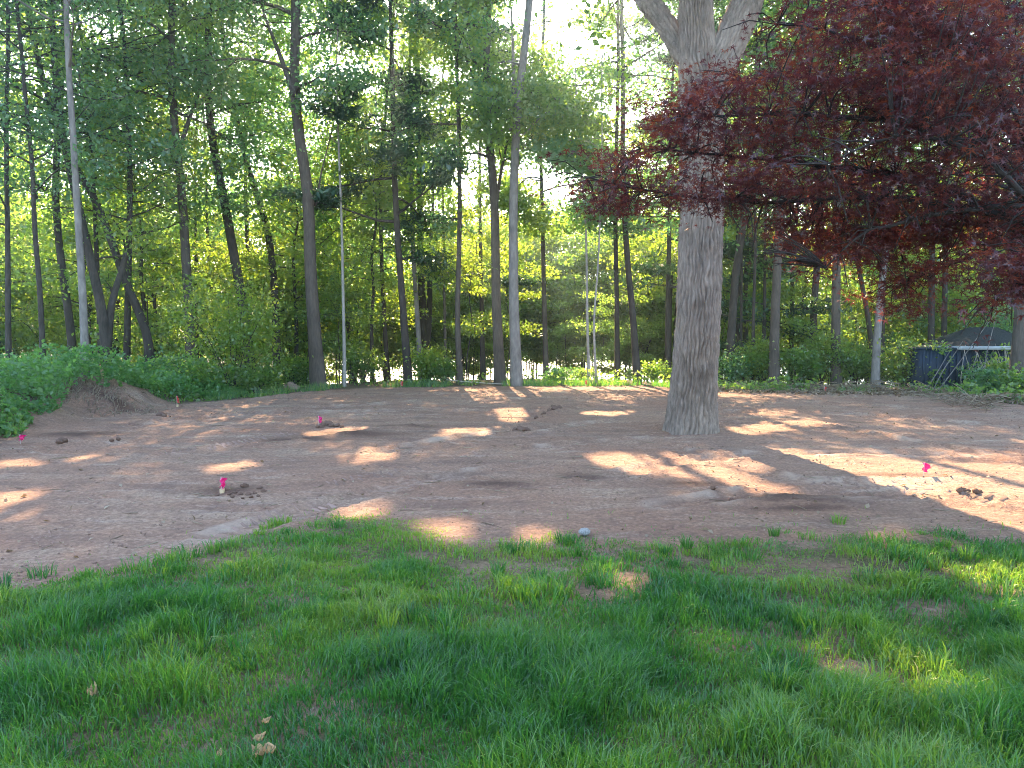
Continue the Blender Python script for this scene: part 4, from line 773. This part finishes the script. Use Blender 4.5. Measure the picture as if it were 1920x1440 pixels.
# roots hanging from the cut face of the mound
parts = []
for q in range(420):
    x = -9.3 + R.normal() * .75; y = 17.0 + R.normal() * .5; z = float(gz(x, y, False)); parts.append(tube(np.array([[x, y, z + .03], [x + R.normal() * .05, y - .06, z - .02 + R.normal() * .03], [x + R.normal() * .12, y - .14, z - .16]]), [.012, .009, .005], 4, False) + (np.full(12, R.random() * .6),))
V, fs, ti = join(parts); o = mesh_np('mound_roots', V, fs, M['litter'], attrs={'tint': ti}); tag(o, 'fine dead roots and stalks hanging from the cut dirt mound', 'roots', kind='stuff')
# curled dry leaves in the grass
M['dry_leaf'] = plain_mat('curled_dry_leaf', (.5, .32, .17), .8, .35, 25, trans=.3)
def dry_leaf(px_, py_, s, label):
    p = on_z(px_, py_, .07); n = 7; u, v = np.meshgrid(np.linspace(-1, 1, n), np.linspace(-1, 1, n)); w = 1 - .75 * np.abs(v) ** 1.5; lob = 1 - .45 * (np.sin(v * 8) ** 2) * np.abs(u)
    cu = R.uniform(1.2, 2.4); V = np.stack([np.sin(u * w * lob * cu) / cu, v * .9 + .2 * u * v, (1 - np.cos(u * w * cu)) / cu + .6 * v * v + .22 * R.normal(size=u.shape)], -1).reshape(-1, 3) * s
    a = R.uniform(0, 6.3); V = np.stack([V[:, 0] * math.cos(a) - V[:, 1] * math.sin(a), V[:, 0] * math.sin(a) + V[:, 1] * math.cos(a), V[:, 2]], -1); i_ = np.arange(n - 1)[:, None] * n; jj = np.arange(n - 1)[None]
    p[2] = float(gz(p[0], p[1])) + .065; q4 = np.stack([i_ + jj, i_ + jj + 1, i_ + n + jj + 1, i_ + n + jj], -1).reshape(-1, 4); o = mesh_np('dry_leaf', V, [q4], M['dry_leaf'], loc=p, smooth=True); tag(o, label, 'leaf', 'curled dry leaves in the grass')
for px_, py_, s, lab in [(172, 1298, .045, 'curled brown dry leaf alone in the grass on the left'), (487, 1380, .028, 'small pale dry leaf above the larger curled one in the grass'), (483, 1408, .034, 'curled tan dry leaf, the left piece of a broken pair'), (505, 1405, .034, 'curled tan dry leaf, the right piece of a broken pair'), (412, 1408, .022, 'tiny dry leaf left of the broken pair in the grass'), (500, 1345, .022, 'thin withered leaf scrap above the others in the grass')]: dry_leaf(px_, py_, s, lab)

# ------------------------------------------------------------------ grass
R = np.random.default_rng(123)
BARE = [(on_z(px_, py_), r) for px_, py_, r in [(1100, 1108, .26), (900, 1103, .16), (1565, 1190, .20), (1600, 1245, .16), (1750, 1140, .30), (890, 1055, .22), (430, 1045, .2), (1300, 1050, .2), (650, 1110, .12), (1700, 1075, .3), (1560, 1060, .25), (1880, 1110, .3), (1180, 1080, .2), (1020, 1085, .16), (800, 1040, .2), (1480, 1130, .2), (30, 1170, .2)]]
def grass_density(x, y):
    d = lawn_d(x, y); e = np.maximum(sstep(-.05, .45, d + 1.1 * (fbm(x * 1.9, y * 1.9, 4) - .5)), (.7 * sstep(.56, .66, fbm(x * 3.3 + 7, y * 3.3, 2)) + .03) * sstep(-.9, -.1, d)); k = e * (.6 + .7 * sstep(.3, .6, fbm(x * 1.5 + 11, y * 1.5, 3)))
    sparse = sstep(.9, 3.0, x) * sstep(4.2, 5.2, y); k = k * (1 - .85 * sparse * sstep(.35, .6, fbm(x * 2 + 3, y * 2, 2)))
    mid = sstep(4.6, 6, y); k = k * (1 - .35 * mid)
    for c, r in BARE: k = k * (1 - .97 * np.exp(-(((x - c[0]) / r) ** 2 + ((y - c[1]) / (r * .8)) ** 2) ** 1.5))
    return np.clip(k, 0, 1)
def blades(n, sampler, hscale, wid):
    x, y = sampler(n); keep = R.random(len(x)) < grass_density(x, y); x, y = x[keep], y[keep]; n = len(x)
    cl = fbm(x * 2.6 + 50, y * 2.6, 3); h = hscale * (.45 + 1.25 * sstep(.25, .72, cl)) * R.uniform(.55, 1.25, n) * (1 - .35 * sstep(4.4, 5.6, y))
    edge = sstep(-.1, .5, lawn_d(x, y)); h = h * (.55 + .45 * edge)
    flow = 6.3 * fbm(x * 1.3 + 80, y * 1.3, 2) * 2; a = flow + R.normal(size=n) * 1.6; lean = R.uniform(.15, .9, n) * h
    dx, dy = np.cos(a) * lean, np.sin(a) * lean; w = wid * R.uniform(.6, 1.3, n); b = R.uniform(0, 6.3, n); sx, sy = np.cos(b) * w, np.sin(b) * w
    z = gz(x, y) - .008; o = np.zeros(n)
    P0 = np.stack([x, y, z], -1); P1 = np.stack([x + dx * .35, y + dy * .35, z + h * .6], -1); P2 = np.stack([x + dx, y + dy, z + h * (1 - .35 * lean / h)], -1); S = np.stack([sx, sy, o], -1)
    V = np.stack([P0 - S, P0 + S, P1 + S * .8, P1 - S * .8, P2], 1).reshape(-1, 3); k = (np.arange(n) * 5)[:, None]
    hue = np.clip(.8 * (fbm(x * 1.3 + 20, y * 1.3, 3) - .22) * 1.3 + .3 * R.random(n) + .12 * sstep(4.6, 6, y), 0, .7) + (R.random(n) < .035) * .3
    return V, [k + np.array([[0, 1, 2, 3]]), k + np.array([[3, 2, 4]])], np.repeat(hue, 5)
def s_near(n): y = R.uniform(1.9, 4.6, n); x = R.uniform(-1, 1, n) * (.72 * y + .35); return x, y
def s_far(n): y = R.uniform(4.6, 7.6, n); x = R.uniform(-1, 1, n) * (.72 * y + .5); return x, y
def s_side(n):
    y = R.uniform(-1.5, 7.6, n); x = R.uniform(-8.5, 8.5, n); k = np.abs(x) > .72 * np.maximum(y, 0) + .4; return x[k], y[k]
def tufts(nt):
    y = R.uniform(2.1, 7.3, nt); x = R.uniform(-1, 1, nt) * (.72 * y + .3); k = (lawn_d(x, y) > R.uniform(-.25, .3, nt)) & (fbm(x * 1.2 + 60, y * 1.2, 3) > .42); x, y = x[k], y[k]; nt = len(x); nb = 46; n = nt * nb
    cx, cy = np.repeat(x, nb), np.repeat(y, nb); rt = np.repeat(R.uniform(.03, .10, nt), nb); a = R.uniform(0, 6.3, n); r = rt * np.sqrt(R.random(n)); x, y = cx + np.cos(a) * r, cy + np.sin(a) * r
    h = np.repeat(R.uniform(.10, .20, nt) * (1 - .3 * sstep(4.5, 6, cy[::nb])), nb) * R.uniform(.55, 1.15, n); lean = h * R.uniform(.15, .85, n); a = a + R.normal(size=n) * .6; b = R.uniform(0, 6.3, n); w = .003 * R.uniform(.6, 1.3, n) * (1 + .2 * (cy > 4.6))
    z = gz(x, y) - .008; P0 = np.stack([x, y, z], -1); dx, dy = np.cos(a) * lean, np.sin(a) * lean; P1 = np.stack([x + dx * .35, y + dy * .35, z + h * .62], -1); P2 = np.stack([x + dx, y + dy, z + h * (1 - .4 * lean / h)], -1); S = np.stack([np.cos(b) * w, np.sin(b) * w, np.zeros(n)], -1)
    V = np.stack([P0 - S, P0 + S, P1 + S * .8, P1 - S * .8, P2], 1).reshape(-1, 3); k = (np.arange(n) * 5)[:, None]; hue = np.clip(np.repeat(R.random(nt) * .62, nb) + .12 * R.normal(size=n), 0, .7) + (R.random(n) < .03) * .3
    return V, [k + np.array([[0, 1, 2, 3]]), k + np.array([[3, 2, 4]])], np.repeat(hue, 5)
V, fs, ti = join([blades(140000, s_near, .135, .0029), blades(165000, s_far, .10, .0038), tufts(620), blades(20000, s_side, .1, .006)])
o = mesh_np('grass', V, fs, M['grass'], attrs={'tint': ti}); tag(o, 'tufted green lawn grass in the foreground', 'grass', kind='stuff')
# grass fringe at the back edge of the soil and stray tufts on the soil
def fringe(n):
    x = R.uniform(-12, 15, n); y = np.interp(x, EDGE[:, 0], EDGE[:, 1]) + R.random(n) ** 1.5 * 2.2 + .1; k = fbm(x * 1.2, y, 3) > .42; x, y = x[k], y[k]; n = len(x)
    h = R.uniform(.08, .3, n); a = R.uniform(0, 6.3, n); l = h * R.uniform(.1, .7, n); P0 = np.stack([x, y, gz(x, y, False) - .02], -1); S = np.stack([np.full(n, .007), np.zeros(n), np.zeros(n)], -1)
    V = np.stack([P0 - S, P0 + S, P0 + np.stack([np.cos(a) * l, np.sin(a) * l, h], -1)], 1).reshape(-1, 3); return V, [np.arange(3 * n).reshape(n, 3)], np.repeat(R.random(n) * .8, 3)
V, fs, ti = fringe(16000); o = mesh_np('wild_grass', V, fs, M['grass'], attrs={'tint': ti}); tag(o, 'rough grass fringe along the back edge of the soil', 'grass', kind='stuff')

# ------------------------------------------------------------------ added haze standing in for lens glare
HAZE = 0.0021
if HAZE:
    m, t, out = new_mat('veil_haze'); pv = nd(t, 'VolumePrincipled', Density=HAZE, Anisotropy=.85); pv.inputs['Color'].default_value = (.66, .9, 1., 1); t.links.new(pv.outputs[0], out.inputs['Volume'])
    o = mesh_np('haze', *box(-266, 266, -66, 406, -5, 33), m); tag(o, 'thin haze volume added for a pale veil over the view', 'haze', kind='stuff')
